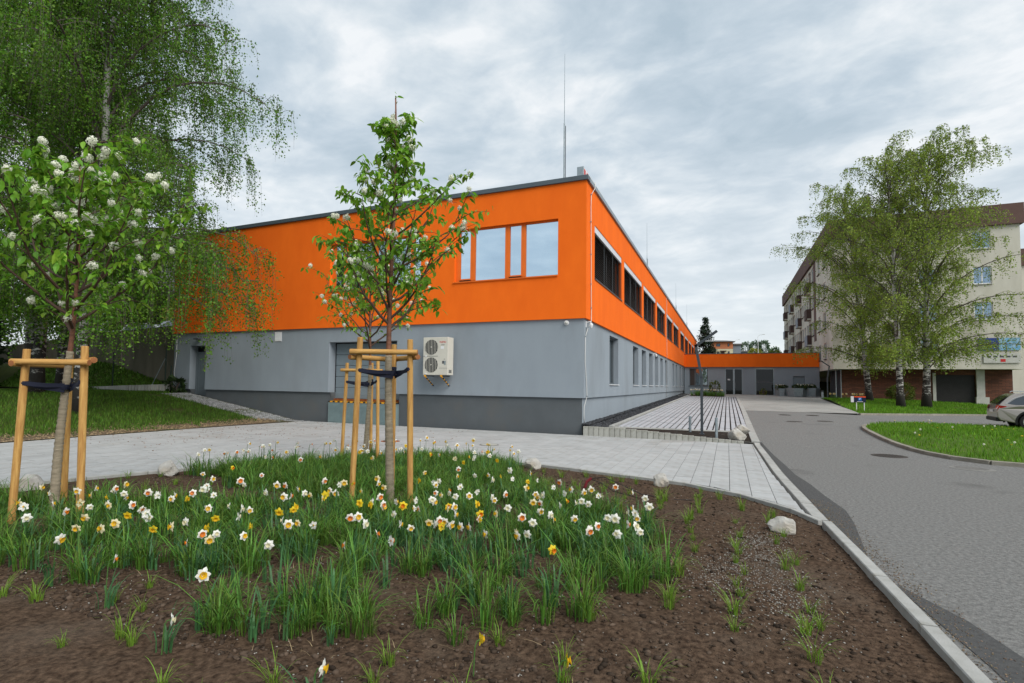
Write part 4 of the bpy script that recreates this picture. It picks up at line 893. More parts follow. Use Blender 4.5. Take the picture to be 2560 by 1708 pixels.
# granite setts climbing to the side door
r_ = random.Random(5); mb = MB()
x = -11.35
while x > -18.9:
    wdt = 1.35 if x < -12.5 else 1.35 * ss(-11.2, -12.6, x) if False else min(1.35, .1 + (-11.3 - x) * 1.0)
    y = -0.04
    while y > -wdt:
        s_ = r_.uniform(.04, .052); z = G(x, y) + .012 + r_.uniform(-.008, .012); cx, cy = x + r_.uniform(-.008, .008), y - .05 + r_.uniform(-.008, .008); t = s_ * .8
        mb.add([(cx - s_, cy - s_, z - .06), (cx + s_, cy - s_, z - .06), (cx + s_, cy + s_, z - .06), (cx - s_, cy + s_, z - .06), (cx - t, cy - t, z), (cx + t, cy - t * r_.uniform(.8, 1.1), z + r_.uniform(-.006, .006)), (cx + t * r_.uniform(.8, 1.1), cy + t, z), (cx - t, cy + t, z + r_.uniform(-.006, .006))],
               [(4, 5, 6, 7), (0, 1, 5, 4), (1, 2, 6, 5), (2, 3, 7, 6), (3, 0, 4, 7)]); y -= .105
    x -= .105
tag(mb.build('granite_setts', M['sett']), kind='stuff')
mb = MB()
for a, b in zip(lin(-19.6, -11.3, 16), lin(-19.6, -11.3, 16)[1:]): mb.face([(a, -1.4, G(a, 0) - .02), (b, -1.4, G(b, 0) - .02), (b, .15, G(b, 0) - .02), (a, .15, G(a, 0) - .02)])
tag(mb.build('sett_bed', M['joint']), kind='structure')

# ------------------------------------------------------------------ left background
mb = MB(); WP = [(-19.95, 0.75, 4.28), (-21.4, 0.9, 4.3), (-29.0, 1.5, 4.15), (-36, 2.4, 3.9), (-52, 4.5, 3.5)]
cw_ = thing('retaining_wall', 'mossy stained concrete retaining wall left of the grey building', 'wall', (-21, 1, 1))
for (x0, y0, z0), (x1, y1, z1) in zip(WP, WP[1:]):
    m2 = MB(); m2.add([(x0 + 21, y0 - 1, -1), (x1 + 21, y1 - 1, -1), (x1 + 21, y1 - .7, -1), (x0 + 21, y0 - .7, -1), (x0 + 21, y0 - 1, z0 - 1), (x1 + 21, y1 - 1, z1 - 1), (x1 + 21, y1 - .7, z1 - 1), (x0 + 21, y0 - .7, z0 - 1)], [(0, 1, 5, 4), (4, 5, 6, 7), (1, 2, 6, 5), (2, 3, 7, 6), (3, 0, 4, 7)])
    m2.build('wall_section', M['concwall'], cw_)
def bankz(x, y):
    t = ss(-0.5, 1.2, y + .05 * (x + 20)); return 1.0 + (0.35 + 0.9 * ss(-20, -28, x)) * t
def ssr(a, b, x): return ss(b, a, x)
vs = []; Xb = lin(-55, -19.3, 40); Yb = lin(-0.9, 4.8, 14)
def bz(x, y):
    up = 1 - ss(-28, -20, x); t = ss(-0.6, 1.4, y); return 1.0 + .1 + (0.3 + 1.1 * up) * t
for y in Yb:
    for x in Xb: vs.append((x, y + (0 if x > -26 else (x + 26) * -.02), bz(x, y)))
n_ = len(Xb); fs = [(j * n_ + i, j * n_ + i + 1, (j + 1) * n_ + i + 1, (j + 1) * n_ + i) for j in range(len(Yb) - 1) for i in range(n_ - 1)]
tag(link('bank', npmesh('bank', vs, fs, M['lawn'], True)), kind='structure')
o = grid('upper_parking', M['asphalt'], lin(-60, -20.1, 4), [1.0, 6, 14, 30], lambda x, y: 3.25 + .0 * x); tag(o, kind='structure')
for v in o.data.vertices:
    if v.co.y < 1.1: v.co.y = interp([(-60, 5.6), (-52, 4.7), (-36, 2.6), (-29, 1.7), (-20, 1.0)], v.co.x)
def leafcloud(n, c, r, seed, shell=0.5, lump=0.35):
    g = np.random.default_rng(seed); d = g.normal(size=(n, 3)); d /= np.linalg.norm(d, axis=1)[:, None]
    rad = (shell + (1 - shell) * g.random(n)) ** .7
    ph = np.array([math.sin(3 * a[0] + 2 * a[1] + seed) * math.cos(4 * a[2] + seed * .7) + .6 * math.sin(7 * a[1] - 5 * a[0] + seed) for a in d])
    rad = rad * (1 + lump * ph * .5)
    return d * rad[:, None] * np.array(r) + np.array(c)
def leaves(name, P, size, mt, seed, parent=None, droop=0.5, aspect=0.75, stuff=True):
    g = np.random.default_rng(seed); P = np.asarray(P); n = len(P); a = g.normal(size=(n, 3)); a[:, 2] -= droop * 1.5; a /= np.linalg.norm(a, axis=1)[:, None]
    b = g.normal(size=(n, 3)); b -= a * (a * b).sum(1)[:, None]; b /= np.linalg.norm(b, axis=1)[:, None]
    s = size * g.uniform(.65, 1.25, n)[:, None]; w_ = s * aspect * .5
    V = np.stack([P, P + a * s * .42 + b * w_, P + a * s, P + a * s * .42 - b * w_], 1).reshape(-1, 3)
    F = np.arange(n * 4).reshape(n, 4)
    o_ = link(name, npmesh(name, V, F, mt), parent)
    if stuff: tag(o_, kind='stuff')
    return o_
blades('ground_cover', scatter(9000, -34, -19.5, -0.6, 1.3, lambda x, y: True, lambda x, y: bz(x, y), 31), .05, .16, .06, M['grass'], 32, 1.2)
# low palisade edging at the left
pl_ = thing('palisade_edging', 'low curved grey palisade edging below the mossy wall', 'edging', (-19.2, -0.6, 1.0))
pts = densify([(-19.15, -0.45), (-20.2, -0.75), (-21.6, -0.85), (-23.2, -0.7), (-25.0, -0.4), (-27, 0.0)], .05)
acc = 0; lastp = pts[0]; k = 0
for p in pts[1:]:
    acc += math.dist(p, lastp); lastp = p
    if acc >= 0.165:
        acc = 0; h = 0.40 - 0.03 * k * .3
        MB().box((-.078, -.05, -.2), (.078, .05, max(h, .14))).build('block', M['palis'], pl_, (p[0] + 19.2, p[1] + .6, 0.0 + .012 * k * .2), (0, 0, .05)); k += 1
for lab, x, y, h in (('dark fence post nearest the left corner of the building', -19.75, -0.35, 1.9), ('dark fence post in the middle of the bank', -23.7, -0.3, 1.75), ('dark fence post behind the left tree stakes', -27.4, 0.1, 1.75), ('short thick dark post beside the grey wall', -19.5, -0.25, 1.1)):
    fp = thing('fence_post', lab, 'post', (x, y, 1.15), 0, 'dark green fence posts'); MB().tube([(0, 0, -.1), (0, 0, h)], .03, 8).build('pole', M['fence'], fp); MB().lathe([(.034, h), (.034, h + .02), (.01, h + .035)], 10).build('cap', M['black'], fp)
fs_ = thing('fence_stay', 'slanted grey stay bar leaning on the corner fence post', 'stay bar', (-19.8, -.35, 1.1)); MB().tube([(0, 0, 1.5), (-1.0, .0, .05)], .02, 6).build('bar', M['galv'], fs_)
for j, z in enumerate((.5, 1.0, 1.6)):
    pass
hb = thing('brown_house', 'dark red brown house half hidden behind the birches at left', 'house', (-44, 16, 3))
MB().box((-8, 0, 0), (9, 10, 6.0)).build('wall', M['housebrown'], hb); MB().prism([(-8.6, 6.0), (9.6, 6.0), (0.5, 9.5)], -.5, 10.5, axis='y').build('roof', M['rooftile'], hb)
for x in (-6, -2.5, 1, 4.5):
    f = MB().box((x, -.05, 2.2), (x + 1.3, .02, 3.7)).build('window', M['white'], hb); MB().box((x + .1, -.07, 2.3), (x + 1.2, -.052, 3.6)).build('pane', M['darkglass'], f)
def bush(name, label, cat, loc, r, n, size, mt, seed, group=None):
    t = thing(name, label, cat, loc, 0, group); leaves('crown', leafcloud(n, (0, 0, r[2] * .95), r, seed), size, mt, seed, t, .2)
    m2 = MB()
    for k in range(4): a = k * 1.6; m2.tube([(0, 0, -.1), (math.cos(a) * r[0] * .3, math.sin(a) * r[1] * .3, r[2] * .8), (math.cos(a) * r[0] * .6, math.sin(a) * r[1] * .6, r[2] * 1.4)], [.07, .05, .02], 5)
    m2.build('stems', M['birchlimb'], t); return t
bush('hedge_bush', 'large dark evergreen bush at the far left edge', 'bush', (-33.5, -3.5, 1.0), (3.2, 3.0, 3.6), 16000, .22, M['darkleaf'], 41)
bush('hedge_bush', 'dark leafy tree mass behind the mossy wall at left', 'bush', (-38, 8, 3.0), (4.5, 3.0, 3.4), 14000, .26, M['darkleaf'], 42)
bush('hedge_bush', 'dark bushes filling the gap above the parked cars', 'bush', (-30.5, 12, 3.0), (3.0, 3.0, 3.0), 9000, .26, M['darkleaf'], 43)
bush('hedge_bush', 'tall dark thicket behind the forked birch at left', 'bush', (-40, -1.5, 1.0), (6.0, 3.0, 4.2), 22000, .26, M['darkleaf'], 46)
bush('hedge_bush', 'dark thicket low at the far left image edge', 'bush', (-34, -7.5, 1.0), (3.5, 2.6, 2.6), 12000, .22, M['darkleaf'], 47)
bush('flowering_shrub', 'pale yellow leafed shrub beside the left end of the orange wall', 'shrub', (-25.6, 5.5, 3.2), (1.9, 1.6, 2.0), 5000, .15, M['yellowleaf'], 44)
bush('corner_plant', 'low broad leaved plant at the left corner of the building', 'plant', (-19.2, -.25, 1.0), (.5, .35, .35), 260, .2, M['darkleaf'], 45)

# ------------------------------------------------------------------ cars
def make_car(label, loc, rz, paint, group=None):
    c_ = thing('parked_car', label, 'car', loc, rz, group)
    hw = 0.90
    def arc(cx, r, a0, a1, n=10): return [(cx + r * math.cos(math.radians(a0 + (a1 - a0) * i / n)), .36 + r * math.sin(math.radians(a0 + (a1 - a0) * i / n))) for i in range(n + 1)]
    prof = [(-.90, .40), (-.98, .52), (-1.0, .74), (-.95, .88), (-.92, 1.02), (-.3, 1.03), (1.0, 1.0), (2.2, .99), (2.9, .95), (3.45, .85), (3.66, .68), (3.68, .42), (3.5, .30)] + arc(2.74, .42, -8, 188) + [(2.2, .26), (.55, .26)] + arc(0, .42, -8, 188)
    ws = [(0, .86), (.05, .90), (.3, .9)]
    m_ = MB(); n = len(prof)
    # side skins with slight tumble: lower edge in, shoulder out
    def wy(z): return hw - .05 * max(0, (.55 - z)) - .12 * max(0, z - .82)
    base = [(x, -wy(z) * (1 - .06 * ss(-.5, -1.05, x) - .10 * ss(2.7, 3.7, x)), z) for x, z in prof]
    ot = [(x, -y, z) for x, y, z in base]
    m_.v = base + ot; m_.f = [tuple(range(n)), tuple(reversed(range(n, 2 * n)))] + [(i, n + i, n + (i + 1) % n, (i + 1) % n) for i in range(n)]; m_.m = [0] * len(m_.f)
    body = m_.build('body', paint, c_, bevel=.03)
    gh = [(-.93, 1.0), (-.80, 1.16), (-.55, 1.42), (-.42, 1.50), (.2, 1.55), (1.0, 1.56), (1.5, 1.50), (2.0, 1.30), (2.65, .98)]
    def gy(z): return .81 - .30 * max(0, z - 1.0)
    m_ = MB(); n = len(gh); m_.v = [(x, -gy(z), z) for x, z in gh] + [(x, gy(z), z) for x, z in gh]; m_.f = [tuple(range(n)), tuple(reversed(range(n, 2 * n)))] + [(i, n + i, n + (i + 1) % n, (i + 1) % n) for i in range(n)]; m_.m = [0] * len(m_.f)
    m_.build('cabin', paint, c_, bevel=.025)
    for s in (-1, 1):
        for wp in ([(-.66, 1.09), (-.40, 1.30), (-.12, 1.42), (.14, 1.455), (-.06, 1.05), (-.4, 1.045)], [(.0, 1.045), (.20, 1.455), (.95, 1.46), (.95, 1.04)], [(1.01, 1.04), (1.01, 1.46), (1.45, 1.42), (1.95, 1.22), (2.2, 1.04)]):
            MB().face([(x, s * (gy(z) + .006), z) for x, z in wp]).build('side_window', M['carglass'], c_)
        wl_ = [(-.71, 1.075), (-.43, 1.31), (-.13, 1.445), (.2, 1.485), (.95, 1.49), (1.46, 1.445)]
        MB().tube([(x, s * (gy(z) + .008), z) for x, z in wl_], .013, 5).build('window_trim', M['chrome'], c_)
        MB().add([(-1.0, s * .60, .86), (-.985, s * .82, .86), (-.72, s * .893, .955), (-.70, s * .893, .985), (-.93, s * .84, 1.02), (-.96, s * .6, 1.02)], [(0, 1, 4, 5), (1, 2, 3, 4)]).build('tail_light', M['taillight'], c_)
        pa = arc(0, .47, -15, 195, 14); pi = arc(0, .40, -15, 195, 14)
        for cx in (0, 2.74):
            ar = MB()
            for i in range(14): ar.face([(pa[i][0] + cx, s * (wy(pa[i][1]) + .004), pa[i][1]), (pa[i + 1][0] + cx, s * (wy(pa[i + 1][1]) + .004), pa[i + 1][1]), (pi[i + 1][0] + cx, s * (wy(pi[i + 1][1]) + .004), pi[i + 1][1]), (pi[i][0] + cx, s * (wy(pi[i][1]) + .004), pi[i][1])])
            ar.build('arch_trim', M['carblack'], c_)
        MB().box((.5, s * .86 if s > 0 else -.9, .26), (2.3, .9 if s > 0 else -.86, .42)).build('sill', M['carblack'], c_)
        MB().tube([(-.25, s * .70, 1.56), (-.2, s * .70, 1.60), (1.2, s * .70, 1.61), (1.3, s * .70, 1.57)], .018, 6).build('roof_rail', M['chrome'], c_)
        MB().tube([(.1, s * .885, .90), (.28, s * .90, .90)], .014, 6).build('door_handle', M['chrome'], c_)
        MB().tube([(.42, s * .895, .66), (.9, s * .905, .62), (1.9, s * .905, .62)], .016, 6).build('side_moulding', M['carblack'], c_)
        for x in (0, 2.74):
            wh = MB().lathe([(.20, -.10), (.33, -.10), (.355, -.06), (.355, .06), (.33, .10), (.24, .10)], 28); wo_ = wh.build('wheel', M['carblack'], c_, (x, s * .79, .355), (math.radians(90), 0, 0), smooth=False)
            rm = MB().lathe([(.235, -.095), (.235, .095), (.225, .1)], 28); 
            MB().lathe([(.225, -.02), (.225, .0)], 24).build('wheel_well', M['carblack'], wo_, (0, 0, -s * .03))
            sp = MB()
            for k in range(10):
                a = k * .6283; da = .07
                sp.add([(.05 * math.cos(a - .35), .05 * math.sin(a - .35), 0), (.05 * math.cos(a + .35), .05 * math.sin(a + .35), 0), (.225 * math.cos(a + da), .225 * math.sin(a + da), 0), (.225 * math.cos(a - da), .225 * math.sin(a - da), 0)], [(0, 1, 2, 3)])
            sp.build('rim', M['chrome'], wo_, (0, 0, -s * .106))
            MB().lathe([(.238, -.006), (.238, .006), (.222, .006), (.222, -.006)], 28).build('rim_ring', M['chrome'], wo_, (0, 0, -s * .106))
    MB().box((-1.03, -.80, .36), (-.55, .80, .52)).build('bumper', M['carblack'], c_, bevel=.03)
    MB().face([(-.945, -.62, 1.1), (-.945, .62, 1.1), (-.60, .56, 1.42), (-.60, -.56, 1.42)]).build('rear_window', M['carglass'], c_)
    MB().box((-1.01, -.26, .72), (-1.003, .26, .83)).build('number_plate', M['white'], c_)
    return c_
make_car('beige estate car with chrome window trim parked behind the grass island', (15.45, 12.3, 0.0), math.radians(-8), M['carbeige'])
make_car('white car parked above the wall between the birch trunks', (-27.3, 3.4, 3.26), math.radians(8), M['carwhite'], 'cars parked above the retaining wall')
make_car('silver car parked above the wall nearest the orange building', (-23.4, 2.9, 3.26), math.radians(4), M['cargrey'], 'cars parked above the retaining wall')
make_car('white car above the wall farthest left behind the birches', (-33.4, 4.4, 3.2), math.radians(8), M['carwhite'], 'cars parked above the retaining wall')

# ------------------------------------------------------------------ birches
def birch(label, loc, H, crown, z0, nlimb, nleaf, lsize, seed, r0=.16, lean=(0, 0), leafmat=None, fork=None, group=None, bias=None, shape=None, droop=1.3, low=None, upright=False, nsub=3):
    g = random.Random(seed); t_ = thing('birch_tree', label, 'tree', loc, 0, group)
    def trunk_pts(lx, ly, h0, h1, x0, y0, n=14):
        return [(x0 + lx * (i / n) ** 1.1 + .10 * math.sin(i * 1.1 + seed) * (i / n), y0 + ly * (i / n) + .10 * math.cos(i * .9 + seed) * (i / n), h0 + (h1 - h0) * i / n) for i in range(n + 1)]
    axes = []
    tp = trunk_pts(lean[0], lean[1], -.1, H, 0, 0); axes.append(tp)
    n = len(tp); rad = [r0 * (1 - i / (n - 1)) ** .75 + .012 for i in range(n)]; rad[0] *= 1.5; rad[1] *= 1.06
    MB().tube(tp, rad, 10).build('trunk', M['birchbark'], t_, smooth=True)
    if fork:
        fp = trunk_pts(fork[0], fork[1], 0.0, H * .92, .12, .05); axes.append(fp); MB().tube(fp, [x * .8 for x in rad], 10).build('trunk', M['birchbark'], t_, smooth=True)
    wood = MB(); twigs = []; 
    def at(ax, z):
        for a, b in zip(ax, ax[1:]):
            if a[2] <= z <= b[2]: t = (z - a[2]) / (b[2] - a[2]); return Vector(a).lerp(Vector(b), t)
        return Vector(ax[-1])
    def arch(p, az, L, e0, e1, m):
        pts = [Vector(p)]; d = L / m
        for i in range(m):
            e = math.radians(e0 + (e1 - e0) * (i / (m - 1)) ** 1.3); az += g.uniform(-.16, .16)
            pts.append(pts[-1] + Vector((math.cos(az) * math.cos(e), math.sin(az) * math.cos(e), math.sin(e))) * d)
        return pts
    limbs = []
    for k in range(nlimb):
        f = (k + .5) / nlimb; z = z0 + (H * .97 - z0) * f; ax = axes[k % len(axes)]; az = k * 2.399 + g.uniform(-.4, .4)
        sh_ = shape(f) if shape else (1 - .75 * f) * (.75 + .5 * min(1, f * 4))
        L = crown * sh_ * g.uniform(.75, 1.15)
        if bias: L *= 1 + bias[2] * math.cos(az - math.atan2(bias[1], bias[0]))
        limbs.append((at(ax, z), az, L, (g.uniform(42, 64) if not upright else g.uniform(56, 72)) + 12 * f))
    for (z, az, L, e0) in (low or []): limbs.append((at(axes[0], z), az, L, e0))
    for p, az, L, e0 in limbs:
        pts = arch(p, az, L * 1.25, e0, -42 if not upright else (-5 if e0 > 50 else -20), 9); rr = .012 + .0075 * L
        wood.tube(pts, [rr * (1 - i / 9) ** .8 + .004 for i in range(10)], 5, cap=False)
        for i in range(2, 10):
            for s in range(nsub):
                q = pts[i].lerp(pts[i - 1], g.random()); a2 = az + g.choice((-1, 1)) * g.uniform(.5, 1.3); l2 = L * g.uniform(.14, .32) * (1.1 - .05 * i)
                sp = arch(q, a2, l2, g.uniform(10, 45), -40, 5); wood.tube(sp, [.010, .008, .007, .006, .005, .003], 3, cap=False)
                for pt in sp[1:]:
                    twigs.append((pt, g.uniform(.25, 1.0) * droop, a2))
            twigs.append((pts[i], g.uniform(.3, 1.1) * droop, az))
    # hanging twigs with leaves
    tot = sum(l for _, l, _ in twigs); P = []; gg = np.random.default_rng(seed)
    for p, l, a in twigs:
        m = max(2, int(nleaf * l / tot)); sw = g.uniform(.05, .3); t = gg.uniform(0, 1, m); ox, oy = math.cos(a) * sw * l, math.sin(a) * sw * l
        x = p.x + ox * t * (1.4 - .6 * t); y = p.y + oy * t * (1.4 - .6 * t); z = p.z + .08 * l * t - l * t ** 1.5
        P.append(np.stack([x, y, z], 1) + gg.normal(0, .045 + .008 * droop, (m, 3)))
        if g.random() < .5: wood.tube([p, (p.x + ox * .55, p.y + oy * .55, p.z - .3 * l), (p.x + ox * .8, p.y + oy * .8, p.z - .92 * l)], [.005, .004, .002], 3, cap=False)
    P = np.concatenate(P); P = P[P[:, 2] > .8]
    tag(wood.build('branches', M['birchlimb'], t_), kind='stuff')
    leaves('crown', P, lsize, leafmat, seed, t_, .7, .8)
    return t_
BL, BR = M['birchleaf'], M['birchleaf_r']
lshape = lambda f: (.80 + .30 * min(1, f * 3)) * (1 - .55 * max(0, f - .35) / .65)
birch('tall birch with pale trunk, nearest the driveway on the left lawn', (-15.3, -6.4, .5), 17.5, 4.75, 3.4, 52, 190000, .070, 101, .17, (.4, .5), BL, None, 'birches on the left lawn', (1, .3, .04), lshape, 2.1, low=[(2.6, .30, 4.4, 42), (2.9, -.25, 3.6, 40), (3.2, .75, 4.6, 40), (3.9, .12, 4.9, 44), (4.6, .5, 5.0, 46), (3.4, .45, 5.2, 46), (4.2, -.1, 4.6, 44)])
birch('old forked birch with dark cracked base behind the left tree stakes', (-19.6, -5.6, 1.0), 17, 5.2, 3.2, 46, 160000, .078, 102, .24, (-1.6, .2), BL, (.9, .3), 'birches on the left lawn', None, lshape, 2.0, low=[(2.8, -.6, 3.4, 35), (3.0, 2.6, 3.4, 35), (3.0, -1.2, 3.2, 38)])
birch('birch at the left edge standing behind the forked one', (-22.8, -3.0, 1.0), 16, 5.0, 2.2, 38, 80000, .09, 103, .17, (-.5, .1), BL, None, 'birches on the left lawn', None, lshape, 1.5)
rshape = lambda f: (.62 + .5 * min(1, f * 3.2)) * (1 - .45 * max(0, f - .45) / .55)
birch('leftmost of the three birches on the right lawn', (14.2, 32.4, .52), 15.8, 4.3, 2.3, 50, 45000, .105, 104, .21, (-1.2, .3), BR, None, 'birches before the apartment block', (-1, -.3, .25), rshape, 1.2, low=[(3.2, 2.9, 4.0, 34), (3.6, -.3, 3.4, 34), (2.8, -1.5, 3.0, 30)], upright=True)
birch('middle one of the three birches on the right lawn', (14.7, 26.4, .42), 16.6, 4.0, 2.3, 50, 42000, .102, 105, .19, (-.3, .3), BR, None, 'birches before the apartment block', None, rshape, 1.2, low=[(3.0, .3, 3.6, 30), (3.2, -2.2, 3.0, 30)], upright=True)
birch('rightmost birch with a dark trunk base on the right lawn', (16.5, 28.0, .42), 17.6, 4.6, 2.3, 54, 55000, .105, 106, .22, (.5, .2), BR, None, 'birches before the apartment block', (1, .2, .14), rshape, 1.2, low=[(3.0, .1, 5.0, 30), (3.6, -.4, 4.6, 32), (3.3, .6, 5.0, 30), (4.4, .2, 5.4, 38), (5.5, -.1, 5.2, 40)], upright=True)

# ------------------------------------------------------------------ young bird cherries with their stakes
def leafmesh(name, L, W, mt):
    m = MB(); xs_ = [0, .18, .45, .75, 1.0]; ws_ = [.0, .75, 1.0, .62, 0]; c_ = []
    vs = []
    for i, (x, w_) in enumerate(zip(xs_, ws_)):
        z = -.22 * x * x * L
        if w_ == 0: vs.append([(x * L, 0, z)])
        else: vs.append([(x * L, -w_ * W / 2, z + .12 * W * w_), (x * L, 0, z), (x * L, w_ * W / 2, z + .12 * W * w_)])
    flat = [p for r in vs for p in r]; idx = []; k = 0
    for r in vs: idx.append(list(range(k, k + len(r)))); k += len(r)
    f = [(idx[0][0], idx[1][0], idx[1][1]), (idx[0][0], idx[1][1], idx[1][2])]
    for a, b in ((1, 2), (2, 3)): f += [(idx[a][0], idx[b][0], idx[b][1], idx[a][1]), (idx[a][1], idx[b][1], idx[b][2], idx[a][2])]
    f += [(idx[3][0], idx[4][0], idx[3][1]), (idx[3][1], idx[4][0], idx[3][2])]
    m.add(flat, f); return m
LEAFS = [leafmesh('leaf', L, W, None) for L, W in ((.115, .052), (.095, .046), (.13, .056))]
LEAFME = [l.mesh('leaf', M['cherryleaf']) for l in LEAFS]
def blossom_mesh(seed):
    g = random.Random(seed); m = MB()
    for k in range(80):
        d = Vector((g.gauss(0, 1), g.gauss(0, 1), g.gauss(0, .8))).normalized(); p = d * g.uniform(.018, .036); p.z += .01; a = d.orthogonal().normalized(); a = Matrix.Rotation(g.uniform(0, 6.28), 3, d) @ a; b = d.cross(a); s = g.uniform(.006, .011)
        m.face([p + a * s + d * .004, p + b * s, p - a * s + d * .004, p - b * s])
    m.tube([(0, 0, -.05), (0, 0, .01)], .002, 3); return m.mesh('blossom', M['blossom'])
BLOS = [blossom_mesh(s) for s in range(5)]
def cherry(label, loc, H, zc0, R, nlimb, nleaf, nblos, seed, lean=(0, 0), wrap=2.0, r0=.042, extra=()):
    g = random.Random(seed); t_ = thing('young_cherry_tree', label, 'tree', loc, 0, 'young cherry trees with stakes')
    def tr(z): f = z / H; return Vector((lean[0] * f + .025 * math.sin(f * 7 + seed), lean[1] * f + .025 * math.cos(f * 6 + seed), z))
    zs = lin(-.1, H * .98, 16); MB().tube([tr(z) for z in zs], [r0 * (1 - .82 * max(0, z) / H) for z in zs], 10).build('trunk', M['cherrybark'], t_, smooth=True)
    wz = lin(-.08, wrap, 70); MB().tube([tr(z) for z in wz], [r0 * (1 - .82 * max(0, z) / H) + .009 + .004 * math.sin(z * 95) for z in wz], 12).build('jute_wrap', M['jute'], t_, smooth=True)
    tips = []
    def grow(p, az, el, L, r, lvl):
        m = 7; pts = [Vector(p)]
        for i in range(m):
            e2 = el + (4.5 * i if lvl == 0 else -6 * i); az += g.uniform(-.18, .18); e3 = math.radians(min(86, e2 + g.uniform(-9, 9)))
            pts.append(pts[-1] + Vector((math.cos(az) * math.cos(e3), math.sin(az) * math.cos(e3), math.sin(e3))) * (L / m))
        MB().tube(pts, [r * (1 - .75 * i / m) for i in range(m + 1)], 6, cap=False).build('branch', M['twig'], t_, smooth=True)
        for i in range(1, m + 1): tips.append((pts[i], az, 1 + (i == m)))
        if lvl < 1:
            for i in range(2, m + 1):
                if g.random() < .8: grow(pts[i], az + g.choice((-1, 1)) * g.uniform(.5, 1.2), g.uniform(20, 55), L * g.uniform(.22, .42), r * .4, lvl + 1)
    for k in range(nlimb):
        f = (k + .3) / nlimb; z = zc0 + (H * .9 - zc0) * f ** 1.15; sh_ = (.65 + .55 * math.sin(math.pi * min(1, f * 1.25 + .08))) * (1 - .55 * f); grow(tr(z), k * 2.399 + seed, g.uniform(26, 48), R * 1.5 * sh_ * g.uniform(.85, 1.15), .017 * (1 - .5 * f) + .004, 0)
    for (z, az, el, L) in extra: grow(tr(z), az, el, L, .012, 0)
    for z in lin(H * .8, H * .98, 5): tips.append((tr(z), g.uniform(0, 6.28), 2))
    plc = []
    wts = [w_ for _, _, w_ in tips]
    for k in range(nleaf):
        p, az, _ = g.choices(tips, wts)[0]; a2 = g.uniform(0, 6.283); pit = g.uniform(-.1, 1.15)
        q = p + Vector((g.gauss(0, .035), g.gauss(0, .035), g.gauss(0, .03)))
        plc.append(Matrix.Translation(q) @ Matrix.Rotation(a2, 4, 'Z') @ Matrix.Rotation(pit, 4, 'Y') @ Matrix.Rotation(g.uniform(-.7, .7), 4, 'X') @ Matrix.Scale(g.uniform(.7, 1.15), 4))
    cl = Vector((CX - loc[0], CY - loc[1], 1.6 - loc[2])); order = sorted(range(nleaf), key=lambda i: (plc[i].translation - cl).length)
    near = set(order[:300]); V = []; F = []
    rest_ = MB()
    for i, mt_ in enumerate(plc):
        if i in near:
            o_ = link('leaf', LEAFME[i % 3], t_); o_.matrix_local = mt_
        else:
            src = LEAFS[i % 3]; rest_.add([mt_ @ Vector(v) for v in src.v], src.f)
    tag(rest_.build('leaves', M['cherryleaf_i'], t_), kind='stuff')
    for k in range(nblos):
        p, az, _ = g.choices(tips, wts)[0]; o_ = link('blossom', BLOS[k % 5], t_, p + Vector((g.gauss(0, .03), g.gauss(0, .03), g.uniform(.0, .07))), (g.uniform(-.8, .8), g.uniform(-.8, .8), g.uniform(0, 6))); s = g.uniform(.95, 1.45); o_.scale = (s, s, s * 1.15)
    return t_
cherry('young cherry tree in full white blossom at the left of the bed', (-2.92, -13.30, -.03), 4.35, 2.15, 1.12, 22, 2500, 120, 3, (.05, .05), 1.95)
cherry('tallest young cherry tree at the front of the daffodil clump', (.02, -10.93, -.03), 5.75, 2.35, .88, 30, 2500, 60, 8, (-.10, .05), 2.0, .05)
cherry('smaller young cherry tree behind the tallest one', (-2.72, -7.80, -.04), 4.5, 2.3, 1.15, 16, 1300, 80, 5, (.03, .05), 2.0, .045, extra=[(2.6, 3.5, 38, 1.7), (2.9, 2.9, 42, 1.2)])
